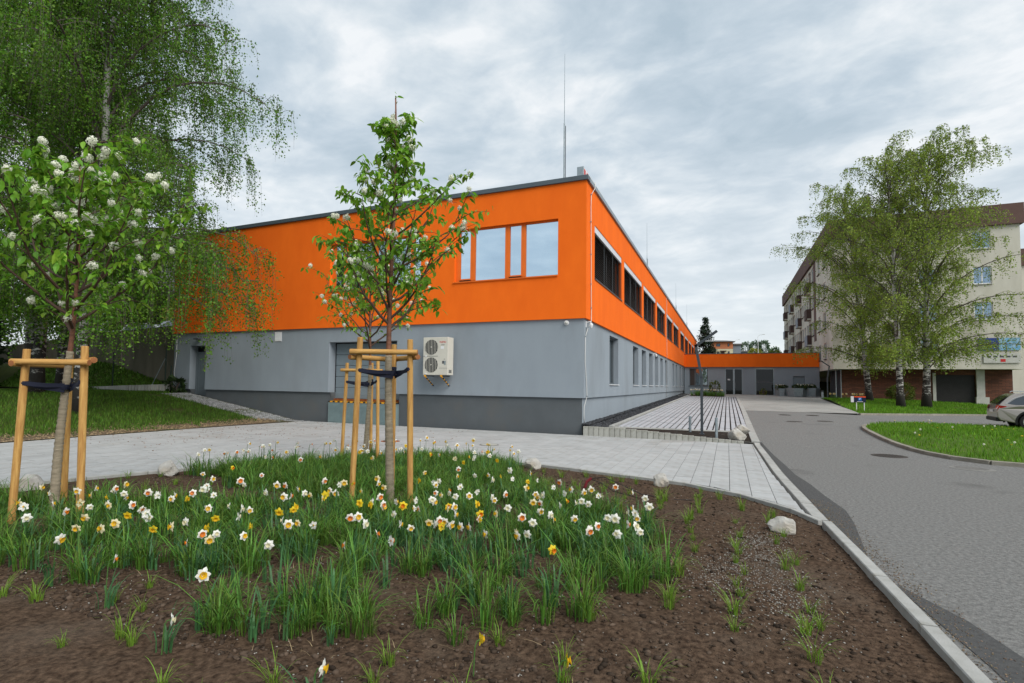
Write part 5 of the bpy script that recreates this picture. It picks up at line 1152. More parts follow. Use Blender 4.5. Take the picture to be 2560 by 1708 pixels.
def stakes(label, posts, top, r, seed, bars, trunk):
    g = random.Random(seed); c_ = Vector((sum(p[0] for p in posts) / 3, sum(p[1] for p in posts) / 3, -.04)); t_ = thing('tree_stakes', label, 'tree stakes', c_, 0, 'wooden tree stakes')
    P = [Vector((p[0], p[1], 0)) - Vector((c_.x, c_.y, 0)) for p in posts]; tops_ = []
    for p in P:
        o_ = p * 1.0; tp = p * .86; h = top + g.uniform(-.03, .03)
        zs = lin(-.15, h, 8); m = MB().tube([(p.lerp(tp, max(0, z) / h).x, p.lerp(tp, max(0, z) / h).y, z) for z in zs] + [(tp.x, tp.y, h + .006)], [r * g.uniform(.97, 1.03) for z in zs] + [r * .85], 14)
        m.build('post', M['stake'], t_, smooth=False); tops_.append(tp)
    for k, (i, j, dz) in enumerate(bars):
        a, b = tops_[i], tops_[j]; d = (b - a).normalized(); nrm = Vector((d.y, -d.x, 0)); nrm = nrm if nrm.dot((a + b) / 2) > 0 else -nrm; off = nrm * (r * 1.75); a2 = a - d * .11 + off; b2 = b + d * .11 + off; z = top - .16 + dz
        bo = MB().tube([(0, 0, 0), (0, 0, (b2 - a2).length)], r * .92, 14).build('crossbar', M['stake'], t_); bo.location = (a2.x, a2.y, z); bo.rotation_euler = d.to_track_quat('Z', 'Y').to_euler()
        for q in (0, (b2 - a2).length):
            MB().lathe([(r * .84, -.004), (r * .84, .004)], 14, (0, 0, q)).build('cut_end', M['stake_end'], bo)
    zt = top - .40
    tk = Vector((trunk[0] - c_.x, trunk[1] - c_.y, 0))
    for k, tp in enumerate(tops_):
        d = (tk - tp); d.z = 0; n_ = Vector((d.y, -d.x, 0)).normalized()
        for s in (-1, 1):
            e = tp + n_ * s * (r + .004); f = tk + n_ * s * .05 * (1 if s > 0 else -1) ; z1, z2 = zt + .02 * k, zt - .05 + .03 * s
            a_, b_ = Vector((e.x, e.y, z1)), Vector((f.x, f.y, z2)); h = Vector((0, 0, .024)); mid = (a_ + b_) / 2 - Vector((0, 0, .01))
            MB().add([a_ - h, a_ + h, mid + h, mid - h, b_ + h, b_ - h], [(0, 1, 2, 3), (3, 2, 4, 5)]).build('strap', M['strap'], t_)
        MB().lathe([(r + .004, -.024), (r + .006, 0), (r + .004, .024)], 14, (tp.x, tp.y, zt + .02 * k)).build('strap_loop', M['strap'], t_)
    MB().lathe([(.055, -.03), (.058, 0), (.055, .03)], 12, (tk.x, tk.y, zt - .04)).build('strap_loop', M['strap'], t_)
    return t_
stakes('three wooden stakes with crossbars round the blossoming tree at left', [(-3.06, -13.66), (-2.36, -13.36), (-3.26, -13.05)], 1.98, .038, 1, [(0, 1, 0), (1, 2, .03), (0, 2, -.02)], (-2.90, -13.30))
stakes('thick wooden stakes with crossbars round the tallest young tree', [(-.26, -11.36), (.44, -11.06), (-.12, -10.66)], 2.2, .038, 2, [(0, 1, 0), (1, 2, -.06), (0, 2, -.07)], (.02, -10.93))
stakes('wooden stakes with one high crossbar round the smaller rear tree', [(-3.03, -8.18), (-2.36, -7.88), (-2.86, -7.44)], 2.05, .035, 3, [(0, 1, 0), (1, 2, -.05)], (-2.72, -7.80))

# ------------------------------------------------------------------ daffodils and tufts
def tuft_mesh(seed, n, hmin, hmax, wd, mt, spread=.07, arch_=.5):
    g = random.Random(seed); m = MB()
    for k in range(n):
        a = g.uniform(0, 6.283); r = spread * math.sqrt(g.random()); h = g.uniform(hmin, hmax); l = h * g.uniform(.08, arch_); w_ = wd * g.uniform(.7, 1.2) / 2
        bx, by = r * math.cos(a), r * math.sin(a); az = a + g.uniform(-.9, .9); c, s = math.cos(az), math.sin(az); px, py = -s * w_, c * w_; bend = g.uniform(.45, 1.0)
        P = []
        for t in (0, .35, .7, .9): 
            o_ = l * t ** 2.1; z = h * (t - (1 - bend) * t ** 3); w2 = (1 - .25 * t) * (.6 if t > .85 else 1); P += [(bx + c * o_ - px * w2, by + s * o_ - py * w2, z - .02 * (t == 0)), (bx + c * o_ + px * w2, by + s * o_ + py * w2, z - .02 * (t == 0))]
        P.append((bx + c * l * 1.12, by + s * l * 1.12, h * (1.0 - (1 - bend) * 1.25)))
        m.add(P, [(0, 1, 3, 2), (2, 3, 5, 4), (4, 5, 7, 6), (6, 7, 8)])
    return m
TUFT = [tuft_mesh(200 + i, 36, .16, .44, .0085, None, .075, 1.05) for i in range(6)]
DLEAF = [tuft_mesh(300 + i, 10, .20, .38, .016, None, .05, .5) for i in range(5)]
SEED = [tuft_mesh(400 + i, 34, .07, .24, .0065, None, .045, .95) for i in range(6)]
TM = [t.mesh('tuft', M['tuft']) for t in TUFT]; DM = [t.mesh('leaf_blades', M['daffleaf']) for t in DLEAF]; SM = [t.mesh('seedling', M['seedling']) for t in SEED]
def flower(pm, cm, seed, size=.043):
    g = random.Random(seed); p = MB()
    for k in range(6):
        a = k * 1.0472 + g.uniform(-.08, .08); c, s = math.cos(a), math.sin(a); L = size * g.uniform(.92, 1.1); W = size * .42; tl = g.uniform(-.006, .012)
        # flower faces +Y' (local -Y): petals in the XZ plane
        def q(r, w_, d): return (c * r - s * w_, d, s * r + c * w_)
        p.add([q(.006, 0, 0), q(L * .45, -W, tl * .5), q(L * .45, W, tl * .5), q(L * .8, -W * .75, tl), q(L * .8, W * .75, tl), q(L * 1.08, 0, tl * 1.4), q(L * .5, 0, -.004)], [(0, 1, 6), (0, 6, 2), (6, 1, 3), (6, 4, 2), (6, 3, 5), (6, 5, 4)])
    cup = MB(); n = 10
    rr = [(.010, .0), (.013, -.012), (.020 * g.uniform(.9, 1.2), -.020)]
    for r, d in rr:
        for k in range(n): a = k * 6.2832 / n; w_ = r * (1 + (.12 if k % 2 and d < -.015 else 0)); cup.v.append((math.cos(a) * w_, d, math.sin(a) * w_))
    for i in range(2):
        for k in range(n): cup.f.append((i * n + k, i * n + (k + 1) % n, (i + 1) * n + (k + 1) % n, (i + 1) * n + k)); cup.m.append(0)
    cup.f.append(tuple(range(n))); cup.m.append(0)
    return p.mesh('petals', M[pm]), cup.mesh('cup', M[cm])
KINDS = {'wy': ('pet_w', 'cup_y'), 'wo': ('pet_w', 'cup_o'), 'yy': ('pet_y', 'cup_y'), 'yo': ('pet_y', 'cup_o'), 'cc': ('pet_c', 'cup_y'), 'wc': ('pet_w', 'pet_c')}
FME = {k: [flower(a, b, hash(k) % 97 if False else ord(k[0]) * 3 + ord(k[1]) + i) for i in range(3)] for k, (a, b) in KINDS.items()}
KN = {'wy': 'white daffodil with yellow cup', 'wo': 'white daffodil with orange cup', 'yy': 'all yellow daffodil', 'yo': 'yellow daffodil with orange cup', 'cc': 'fading cream daffodil', 'wc': 'white daffodil with cream cup'}
STEMS = {}
def stem_mesh(h):
    k = round(h, 2)
    if k not in STEMS: STEMS[k] = MB().tube([(0, .05, -.05), (.0, .045, k * .5), (0, .04, k - .03), (0, .028, k - .004), (0, .008, k)], .0038, 5).mesh('stem', M['stem'])
    return STEMS[k]
def daffodil(x, y, kind, where, h, rz, g, leafy=True):
    z = soilz(x, y); t_ = thing('daffodil', ('tall ' if h > .33 and where[0] not in 'oasbtfjdliu' else '') + KN[kind] + ' ' + where, 'daffodil', (x, y, z), rz, 'daffodils in the planting bed')
    pm, cm = FME[kind][g.randrange(3)]; s = g.uniform(.74, 1.08); tl = g.uniform(-.25, .35)
    link('stem', stem_mesh(round(h * 20) / 20), t_); hh = round(h * 20) / 20
    a = link('petals', pm, t_, (0, 0, hh), (tl, g.uniform(0, 1), 0)); a.scale = (s, s, s); b = link('cup', cm, t_, (0, 0, hh), (tl, 0, 0)); b.scale = (s, s, s)
    if leafy: link('leaves', DM[g.randrange(5)], t_, (0, .05, 0), (0, 0, g.uniform(0, 6))).scale = (1, 1, g.uniform(.8, 1.05))
    return t_
g = random.Random(21)
SPOTS = [(-0.64, -14.45), (0.24, -14.57), (-0.73, -13.88), (-0.9, -14.0), (1.12, -14.57), (1.18, -14.81), (0.25, -13.9), (0.3, -13.87), (-0.09, -13.5), (0.76, -13.94), (0.85, -13.78), (1.39, -13.53), (1.27, -13.1), (1.72, -13.37), (0.69, -12.43), (1.11, -13.11), (0.75, -13.17), (0.5, -13.29), (0.25, -13.42), (1.84, -12.98), (1.7, -12.55), (2.03, -12.38), (2.23, -12.67), (2.18, -12.33), (2.45, -12.36), (2.55, -12.73), (2.65, -12.12), (3.09, -12.11), (3.33, -11.92), (3.1, -11.71), (3.01, -13.21), (2.92, -14.25), (3.42, -14.28), (2.35, -14.86), (-1.79, -13.59), (-1.56, -13.93), (-2.6, -13.54), (-2.98, -13.42), (-2.0, -13.81), (-2.54, -13.1), (3.32, -10.73), (3.43, -11.24), (3.43, -12.11), (-1.79, -12.99), (-1.91, -13.18), (-1.29, -13.23), (-1.27, -12.9), (-0.98, -13.29), (-0.43, -13.07), (-0.39, -12.64), (-0.18, -12.28), (-0.52, -11.57), (-0.02, -12.06), (0.22, -12.45), (-0.04, -11.93), (-0.23, -12.44), (-0.74, -12.01), (-1.5, -11.66), (-1.81, -12.15), (-2.3, -11.91), (-2.57, -11.2), (0.96, -12.61), (0.38, -11.57), (1.27, -12.51), (-0.03, -11.13), (1.27, -11.95), (1.62, -12.1), (0.59, -10.02), (0.88, -10.07), (1.12, -10.14), (1.43, -10.7), (1.49, -11.28), (1.83, -11.24), (1.78, -10.35), (2.33, -11.48), (1.73, -9.82), (2.44, -10.64), (2.24, -10.44), (2.61, -10.69), (2.8, -10.59), (2.74, -11.02), (2.95, -10.52), (2.67, -11.3), (2.55, -11.48), (2.2, -12.08), (1.25, -9.66), (2.06, -10.84), (0.53, -11.01), (0.93, -11.28), (1.14, -11.32), (0.26, -10.41), (0.04, -12.87), (-1.4, -12.03), (-4.17, -10.54), (-3.76, -10.31), (-3.68, -9.92), (-3.8, -9.25), (-2.13, -10.29), (-3.69, -8.33), (-2.2, -9.74), (-2.57, -8.92), (-3.98, -9.35)]
FIX = {0: ('wy', 'standing alone near the left front of the clump'), 1: ('wo', 'alone on bare soil, largest bloom in view'), 2: ('yy', 'beside a large white one left of centre'), 4: ('wy', 'low at the front edge left of centre'), 5: ('wc', 'drooping sideways at the front edge'), 8: ('yy', 'above the paired white blooms left of centre'), 30: ('yo', 'standing alone low at the right of the clump'), 31: ('yy', 'alone on bare soil in front of the clump'), 32: ('yy', 'lowest on bare soil at the right front'), 33: ('wy', 'turned sideways at the bottom front edge'), 27: ('wo', 'at the right end of the clump, left of a twin'), 28: ('wo', 'at the right end of the clump, right of a twin'), 24: ('wo', 'facing forward right of the staked tree'), 20: ('wo', 'just right of the front tree stakes'), 21: ('yo', 'in a pair right of the front tree stakes')}
LMK = [('the left stakes', -2.85, -13.3), ('the front stakes', .05, -11.0), ('the rear stakes', -2.7, -7.85), ('the left edge boulder', -4.6, -10.75), ('the middle edge boulder', .66, -7.0), ('the clump right end', 3.3, -11.9), ('the lone yellow daffodil', 2.92, -14.25), ('the lone white daffodil', .24, -14.5), ('the bare gap', -2.2, -11.6), ('the red pipe end', 2.1, -8.6), ('the clump front centre', 1.5, -13.5)]
def zone(x, y):
    best = min(LMK, key=lambda l: math.hypot(x - l[1], y - l[2])); ex, ey = x - best[1], y - best[2]
    dd = -.402 * ex + .914 * ey; dr = .916 * ex + .402 * ey; d = math.hypot(dd, dr)
    w_ = ('right of ' if dr > 0 else 'left of ') if abs(dr) > abs(dd) else ('behind ' if dd > 0 else 'in front of ')
    return ('close ' if d < .45 else ('' if d < 1.0 else 'well ')) + w_ + best[0]
for i, (x, y) in enumerate(SPOTS):
    if i in FIX: k, wh = FIX[i]
    else: k = g.choices(['wy', 'wo', 'yy', 'yo', 'cc', 'wc'], [6, 4, 1.6, .6, 3, 5])[0]; wh = zone(x, y)
    face = math.atan2(CY - y, CX - x) + math.pi / 2 + g.gauss(0, 1.0) if i not in (5, 33) else math.atan2(CY - y, CX - x) + math.pi / 2 + 1.3
    daffodil(x, y, k, wh, g.choice((.3, .35, .35, .4)) if i not in (31, 32, 33, 5) else .2, face, g, i not in (31, 32))
DEN = [(-4.6, -10.4), (-4.0, -9.0), (-3.2, -7.75), (-2.2, -6.98), (-0.9, -6.62), (0.2, -6.9), (.9, -8.2), (.6, -9.6), (-.4, -9.9), (-1.6, -9.6), (-2.8, -10.4), (-3.6, -11.0)]
MID = [(-1.2, -12.2), (.4, -11.4), (1.2, -9.6), (2.4, -10.2), (3.4, -10.7), (3.5, -12.2), (2.4, -12.9), (1.2, -13.3), (.2, -14.0), (-.9, -14.2), (-1.8, -14.2), (-3.3, -14.0), (-3.2, -12.9)]
cnt = 0
while cnt < 75:
    x, y = g.uniform(-4.7, 1.2), g.uniform(-11, -6.6)
    if inpoly(x, y, DEN): daffodil(x, y, g.choices(['wy', 'wo', 'yy', 'yo', 'cc', 'wc'], [6, 4, 2.2, .6, 3, 5])[0], zone(x, y), g.choice((.35, .4, .4, .45)), math.atan2(CY - y, CX - x) + math.pi / 2 + g.gauss(0, 1.3), g); cnt += 1
cnt = 0
while cnt < 122:
    x, y = g.uniform(-3.6, 3.6), g.uniform(-14.4, -9.5)
    if inpoly(x, y, MID): daffodil(x, y, g.choices(['wy', 'wo', 'yy', 'yo', 'cc', 'wc'], [6, 3, 1.6, .6, 4, 5])[0], zone(x, y), g.choice((.3, .35, .35, .4)), math.atan2(CY - y, CX - x) + math.pi / 2 + g.gauss(0, 1.3), g); cnt += 1
# leafy tufts
CLP = [(-4.3, -14.8), (-4.6, -13.4), (-3.2, -12.6), (-1.9, -12.35), (-.9, -11.9), (-1.0, -11.2), (-2.3, -11.2), (-3.4, -10.9), (-4.5, -10.5), (-3.9, -8.9), (-3.1, -7.7), (-2.2, -6.95), (-.8, -6.6), (.2, -6.9), (1.2, -8.6), (2.2, -9.9), (3.4, -10.6), (3.75, -11.6), (3.6, -12.9), (3.1, -13.5), (2.6, -14.2), (2.0, -14.55), (1.3, -14.6), (.6, -14.1), (-.3, -14.3), (-1.5, -14.7), (-3.2, -14.9)]
tp_ = []
gaps = [(.9, -13.9), (2.0, -13.7), (1.5, -12.8), (.1, -14.2), (2.7, -13.0)]
tries = 0
while len(tp_) < 1600 and tries < 90000:
    tries += 1; x, y = g.uniform(-4.6, 3.8), g.uniform(-14.9, -6.6)
    if not inpoly(x, y, CLP): continue
    dens = 1.0 if inpoly(x, y, DEN) else (.8 if y > -12.8 else .62)
    if noise.noise((x * 1.5, y * 1.5, 9)) < -.08 and y < -10: dens *= .12
    if any(math.hypot(x - a, y - b) < .3 for a, b in gaps): dens *= .2
    if g.random() < dens and all(math.hypot(x - a, y - b) > .06 for a, b in tp_[-160:]): tp_.append((x, y))
tp_.sort(key=lambda p: math.hypot(p[0] - CX, p[1] - CY)); mass = MB()
for i, (x, y) in enumerate(tp_):
    z = soilz(x, y); s = g.uniform(.62, 1.1) * (.84 if y > -10.2 else 1.05); rz = g.uniform(0, 6.28); k = g.randrange(6)
    if i < 300:
        me_ = TM[k] if g.random() < .72 else DM[k % 5]
        o_ = link('grass_tuft', me_, None, (x, y, z), (0, 0, rz)); o_.scale = (s, s, s * g.uniform(.85, 1.1)); tag(o_, ('large ' if s > .97 else 'small ' if s < .75 else '') + ('tuft of arching leaves ' if me_ in TM else 'fan of strap leaves ') + zone(x, y), 'grass tuft', 'leafy tufts in the daffodil clump')
    else:
        mt_ = Matrix.Translation((x, y, z)) @ Matrix.Rotation(rz, 4, 'Z') @ Matrix.Scale(s, 4); mass.add([mt_ @ Vector(v) for v in TUFT[k].v], TUFT[k].f)
tag(mass.build('grass_tufts', M['tuft']), kind='stuff')
# small seedlings in rows on the bare soil
n_ = 0
for ix in reversed(range(-16, 15)):
    for iy in range(0, 40):
        x = ix * .46 + .1 + g.gauss(0, .05); y = -7.3 - iy * .3 + g.gauss(0, .07)
        if not inpoly(x, y, BEDPOLY) or segdist(x, y, BED)[0] < .3 or x > roadx(y) - .35 or inpoly(x, y, CLP) or y < -16.0 or x < -3.2 and y < -13: continue
        if g.random() < (.2 if x > 2.5 and y < -9 else .38): continue
        if x < -1 and g.random() < .4: continue
        if n_ >= 290: continue
        n_ += 1; o_ = link('grass_seedling', SM[g.randrange(6)], None, (x, y, soilz(x, y)), (0, 0, g.uniform(0, 6.28))); s = g.uniform(.5, .95); o_.scale = (s, s, s)
        row = ['first', 'second', 'third', 'fourth', 'fifth', 'sixth', 'seventh', 'eighth', 'ninth', 'tenth'][min(9, int((roadx(y) - x) / .46))]
        wh = ' in the %s row from the kerb, ' % row + ('nearest the camera' if y < -14.2 else 'towards the front' if y < -12.4 else 'by the boulder' if y < -9.6 else 'by the paving edge') if x > .6 else ' ' + zone(x, y)
        tag(o_, ('tiny' if s < .65 else 'small' if s < .82 else 'bushy') + ' grass seedling' + wh, 'grass tuft', 'grass seedlings in the bed')
# crumbs and pebbles lying on the soil
def soilpts(n, seed, lift):
    r = random.Random(seed); out_ = []
    while len(out_) < n:
        y = CY + 2.3 + 8 * r.random() ** 1.7; x = r.uniform(-4.6, 5.3)
        if inpoly(x, y, BEDPOLY): out_.append((x, y, soilz(x, y) + lift))
    return out_
P_ = soilpts(15000, 61, .003); pebbles('soil_crumbs', P_, .004 + .022 * np.random.default_rng(1).random(len(P_)) ** 2.2, M['crumb'], 62)
P_ = soilpts(2600, 63, .003); pebbles('soil_pebbles', P_, np.random.default_rng(2).uniform(.003, .0085, len(P_)), M['pebble'], 64)
P_ = [(x + g.gauss(0, .16), y + g.gauss(0, .4), 0) for x, y in ((4.4, -11.2), (4.6, -12.2), (4.1, -11.9), (4.5, -10.6)) for _ in range(700)]; P_ = [(x, y, soilz(x, y) + .002) for x, y, _ in P_ if x < roadx(y) - .2]; pebbles('grit_patch', P_, np.random.default_rng(3).uniform(.003, .008, len(P_)), M['pebble'], 65)
P_ = [(roadx(y) + abs(g.gauss(.05, .13)), y, .006) for y in [g.uniform(-15.5, -8) for _ in range(2400)]]; pebbles('kerbside_debris', P_, np.random.default_rng(4).uniform(.002, .007, len(P_)), mat('debris', (.20, .15, .10), .95, rand='island', ramt=.6, hue=.03), 66)
P_ = [(x, y, .012) for x, y in [(g.uniform(-11.9, -3), g.uniform(-9, -.3)) for _ in range(900)] if (x < -8 or g.random() < .35) and not inpoly(x, y, BEDPOLY)]; pebbles('fallen_catkins', P_, np.random.default_rng(5).uniform(.008, .022, len(P_)), mat('catkin', (.26, .15, .08), .95, rand='island', ramt=.5), 67, .35)
P_ = [(x, y, max(G(x, y), 0) + .03) for x, y in [(-12.0 - abs(g.gauss(.3, .35)), g.uniform(-13, -1)) for _ in range(2600)]]; pebbles('leaf_litter', P_, np.random.default_rng(6).uniform(.012, .035, len(P_)), M['drygrass'], 68, .4)

P_ = soilpts(1500, 71, .006); P_ = [p for p in P_ if inpoly(p[0], p[1], CLP) or g.random() < .15]; so = blades('dry_straw', P_, .012, .03, .005, M['drygrass'], 72, 7.0)
# ------------------------------------------------------------------ boulders
def rock(label, loc, r, seed, rz=0):
    b = bmesh.new(); bmesh.ops.create_icosphere(b, subdivisions=4, radius=1)
    for v in b.verts:
        p = v.co.copy(); d = 1 + .28 * noise.noise(p * 1.1 + Vector((seed, 0, 0))) + .12 * noise.noise(p * 2.8 + Vector((0, seed, 0))) + .05 * noise.noise(p * 7 + Vector((0, 0, seed)))
        for k in range(6):
            nrm = Vector((math.sin(seed * 3 + k * 2.1), math.cos(seed * 2 + k * 1.7), math.sin(seed + k * 2.9))).normalized(); e = p.dot(nrm) * d
            if e > .74: d -= (e - .74) / max(.3, p.dot(nrm)) * .8
        v.co = Vector((p.x * d * r[0], p.y * d * r[1], p.z * d * r[2]))
    me = bpy.data.meshes.new('boulder'); b.to_mesh(me); b.free(); me.materials.append(M['rock'])
    me.polygons.foreach_set('use_smooth', [False] * len(me.polygons))
    o_ = link('boulder', me, None, loc, (0, 0, rz)); tag(o_, label, 'boulder', 'pale boulders round the beds'); return o_
rock('largest pale boulder in the bed near the road kerb', (4.74, -10.05, .03), (.15, .12, .12), 1.3)
rock('squarish pale boulder on the paving edge left of the largest one', (3.16, -7.72, .03), (.13, .12, .15), 2.7)
rock('pale boulder at the middle of the bed edge behind the soil', (.66, -6.98, .03), (.17, .13, .13), 3.9)
rock('pale boulder on the bed edge left of the daffodil clump', (-4.62, -10.75, .04), (.20, .15, .17), 5.2)
rock('pale boulder behind the left tree stakes', (-5.2, -12.45, .04), (.2, .17, .16), 6.4)
rock('lower pale boulder in the soil strip by the road corner', (4.42, .42, .20), (.24, .16, .20), 7.1)
rock('upper tilted boulder behind another in the soil strip', (4.55, .85, .33), (.22, .14, .17), 8.6)
# irrigation tube ends
ir = thing('irrigation_pipe', 'dark red pipe end with looping black hose in the soil', 'pipe', (2.1, -8.6, -.02)); MB().tube([(0, 0, 0), (.03, .02, .1), (.10, .05, .16)], .022, 8).build('pipe', M['hosered'], ir)
MB().tube([(.1, .05, .15), (.3, .0, .2), (.55, -.1, .14), (.9, -.2, .03), (1.3, -.3, .01), (1.6, -.25, .02)], .006, 5).build('hose', M['black'], ir); MB().tube([(.1, .05, .14), (.3, -.1, .12), (.5, -.2, .03), (.9, -.4, .01), (1.4, -.35, .01)], .006, 5).build('hose', M['black'], ir)

# ------------------------------------------------------------------ street furniture
def bent_lamp(label, loc, rz, s=1.0):
    t_ = thing('street_lamp', label, 'street lamp', loc, rz, 'bent anthracite lamps'); q = .055
    MB().tube([(0, 0, -.1), (0, 0, 1.78)], q, 4, square=True).build('post', M['anthracite'], t_); MB().tube([(0, 0, 1.76), (-.17, 0, 2.80)], q, 4, square=True).build('upper_post', M['anthracite'], t_)
    ar = MB().tube([(-.19, 0, 2.74), (.46, 0, 3.22)], q, 4, square=True).build('arm', M['anthracite'], t_); MB().box((.12, -.03, 2.90), (.36, .03, 2.915)).build('light_panel', M['white'], ar, rot=(0, 0, 0)); MB().box((-.07, -.07, -.02), (.07, .07, .012)).build('base_plate', M['anthracite'], t_); return t_
bent_lamp('bent anthracite lamp post standing in the soil strip', (3.44, 1.02, .14), 0)
bent_lamp('second bent anthracite lamp in front of the apartment block', (11.9, 35.6, .74), math.radians(190))
for lab, x, y, h in (('short galvanised post left of the bent lamp', 3.07, 1.38, .50), ('short galvanised post right of the bent lamp', 3.87, .33, .60)):
    t_ = thing('bollard', lab, 'bollard', (x, y, G(x, y) - .03), 0, 'galvanised posts'); MB().tube([(0, 0, -.1), (0, 0, h)], .04, 14).build('tube', M['galv'], t_, smooth=False); MB().lathe([(.043, h - .03), (.043, h + .004), (.03, h + .012)], 14).build('cap', M['galv'], t_)
t_ = thing('bollard_light', 'small grey bollard light at the lawn corner by the planters', 'bollard', (11.75, 37.3, .70)); MB().tube([(0, 0, -.1), (0, 0, .62)], .10, 12).build('post', M['galv'], t_); MB().lathe([(.12, .62), (.12, .74)], 14).build('head', M['anthracite'], t_)
def planter(label, loc, w_, d_, h, rz, seed):
    t_ = thing('planter', label, 'planter', loc, rz, 'galvanised planters'); a = .86
    hexp = [(-w_ / 2, -d_ * .2), (-w_ * .2, -d_ / 2), (w_ * .25, -d_ / 2), (w_ / 2, -d_ * .15), (w_ / 2, d_ / 2), (-w_ / 2, d_ / 2)]
    n = len(hexp); m = MB(); m.v = [(x * a, y * a, .06) for x, y in hexp] + [(x, y, h) for x, y in hexp]; m.f = [(i, (i + 1) % n, n + (i + 1) % n, n + i) for i in range(n)] + [tuple(reversed(range(n)))]; m.m = [0] * len(m.f); m.build('shell', M['galv'], t_)
    MB().prism([(x * .97, y * .97) for x, y in hexp], h - .06, h - .03).build('earth', M['soil'], t_); MB().prism([(x * .7, y * .7) for x, y in hexp], -.02, .058).build('foot', M['anthracite'], t_)
    g2 = random.Random(seed)
    for k in range(5):
        px, py = g2.uniform(-.38, .38) * w_, g2.uniform(-.3, .3) * d_
        tt = thing('planter_plant', ['low leafy plant', 'mound of dark leaves', 'loose trailing plant', 'small flowering plant', 'rounded herb'][k] + ' growing in ' + label.split(' planter')[0] + ' planter', 'plant', (loc[0] + px, loc[1] + py, loc[2] + h - .03), 0, 'planter plants')
        leaves('foliage', leafcloud(170, (0, 0, .14), (.24, .22, .2), seed + k), .10, M['shrubleaf'] if k % 2 else M['darkleaf'], seed + k, tt, .2)
        if k in (1, 3):
            for q in range(4): link('blossom', BLOS[q], tt, (g2.uniform(-.2, .2), g2.uniform(-.2, .1), g2.uniform(.25, .38))).scale = (1.6, 1.6, 1.6)
planter('left galvanised planter beside the glass wall', (8.95, 41.6, .80), 1.05, .9, .78, 0, 500); planter('middle angular galvanised planter', (10.1, 40.1, .78), 1.7, 1.1, .84, .1, 520); planter('right galvanised planter next to the block', (11.6, 42.2, .79), 1.35, 1.0, .86, -.15, 540)
# parking notice
t_ = thing('parking_sign', 'small blue parking board on two white posts at the lawn edge', 'sign', (11.05, 19.1, .40), math.radians(-8))
for x in (-.18, .18): MB().tube([(x, 0, -.2), (x, 0, .78)], .02, 8).build('post', M['white'], t_)
MB().box((-.30, -.03, .46), (.26, -.022, .80)).build('board', M['signdark'], t_); MB().box((-.30, -.034, .74), (.26, -.031, .80)).build('header', M['signorange'], t_); MB().box((-.10, -.035, .56), (.07, -.0315, .72)).build('symbol_field', M['signblue'], t_); text('P', .15, M['white'], t_, (-.015, -.037, .64), (math.radians(90), 0, 0), 'letter', True); MB().box((-.44, -.03, .46), (-.301, -.02, .80)).build('side_panel', M['white'], t_)
MB().box((-.16, -.0345, .49), (.13, -.0315, .515)).build('caption', M['white'], t_)
# manholes
def manhole(label, x, y, r, mt, ring=True):
    t_ = thing('manhole_cover', label, 'manhole cover', (x, y, G(x, y) + .004), 0, 'manhole covers'); MB().lathe([(r * 1.18, -.03), (r * 1.18, .004), (r * 1.05, .006)], 32).build('frame', M['conc_cover'] if ring else M['iron'], t_); MB().lathe([(r, -.02), (r, .008), (r * .97, .010)], 32).build('lid', mt, t_)
    m = MB()
    for k in range(-4, 5):
        h = math.sqrt(max(0, (r * .88) ** 2 - (k * r * .2) ** 2))
        if h > .03: m.box((k * r * .2 - .012, -h, .0105), (k * r * .2 + .012, h, .016))
    tag(m.build('ribs', M['iron'] if mt is M['iron'] else M['conc_cover'], t_), kind='stuff')
manhole('dark iron manhole cover in the road beside the grass island', 7.74, -1.24, .31, M['iron'], False); manhole('pale concrete manhole cover nearest the camera by the island kerb', 8.78, -2.85, .31, M['conc_cover'])
manhole('iron manhole cover left of a pair in the far road', 6.74, 8.7, .31, M['iron']); manhole('iron manhole cover right of a pair in the far road', 7.99, 9.7, .31, M['iron']); manhole('smaller cover left of the pair nearest the plaza edge', 6.74, 12.9, .24, M['iron'], False); manhole('smaller cover right of the pair nearest the plaza edge', 7.97, 13.4, .24, M['iron'], False)
for lab, x, y in (('rusty drain cover in the driveway near the rear stakes', -4.3, -4.6), ('round pale drain cover in the driveway before the grey wall', -1.6, -4.0)):
    t_ = thing('drain_cover', lab, 'drain cover', (x, y, .003), 0, 'driveway drain covers'); MB().lathe([(.26, -.02), (.26, .004)], 28).build('frame', M['rust'] if 'rusty' in lab else M['conc_cover'], t_); MB().lathe([(.21, -.02), (.21, .008)], 28).build('lid', M['iron'] if 'rusty' in lab else M['palis'], t_)

# ------------------------------------------------------------------ annex flower bed, shrubs
o = grid('annex_bed', M['soil'], lin(1.0, 3.9, 4), lin(35.0, 38.4, 4), lambda x, y: G(x, y) + .03); tag(o, kind='structure')
for k in range(46):
    x, y = g.uniform(1.1, 3.85), g.uniform(35.1, 38.2); o_ = link('grass_tuft', TM[g.randrange(6)], None, (x, y, G(x, y) + .03), (0, 0, g.uniform(0, 6))); s = g.uniform(1.2, 1.6); o_.scale = (s, s, s); tag(o_, 'leafy tuft in the flower bed before the annex window', 'grass tuft', 'tufts in the annex bed')
for k in range(40):
    x, y = g.uniform(1.1, 3.9), g.uniform(35.0, 38.2); t_ = thing('daffodil', 'distant white daffodil in the bed before the annex window', 'daffodil', (x, y, G(x, y) + .03), g.gauss(0, .6), 'daffodils in the annex bed'); link('stem', stem_mesh(.55), t_); link('petals', FME['wc'][k % 3][0], t_, (0, 0, .55)).scale = (1.5, 1.5, 1.5); link('cup', FME['wy'][k % 3][1], t_, (0, 0, .55)).scale = (1.5, 1.5, 1.5)
bush('small_tree', 'thin young shrub standing in the annex flower bed', 'shrub', (3.1, 37.4, .80), (.55, .45, .75), 420, .13, M['shrubleaf'], 71)
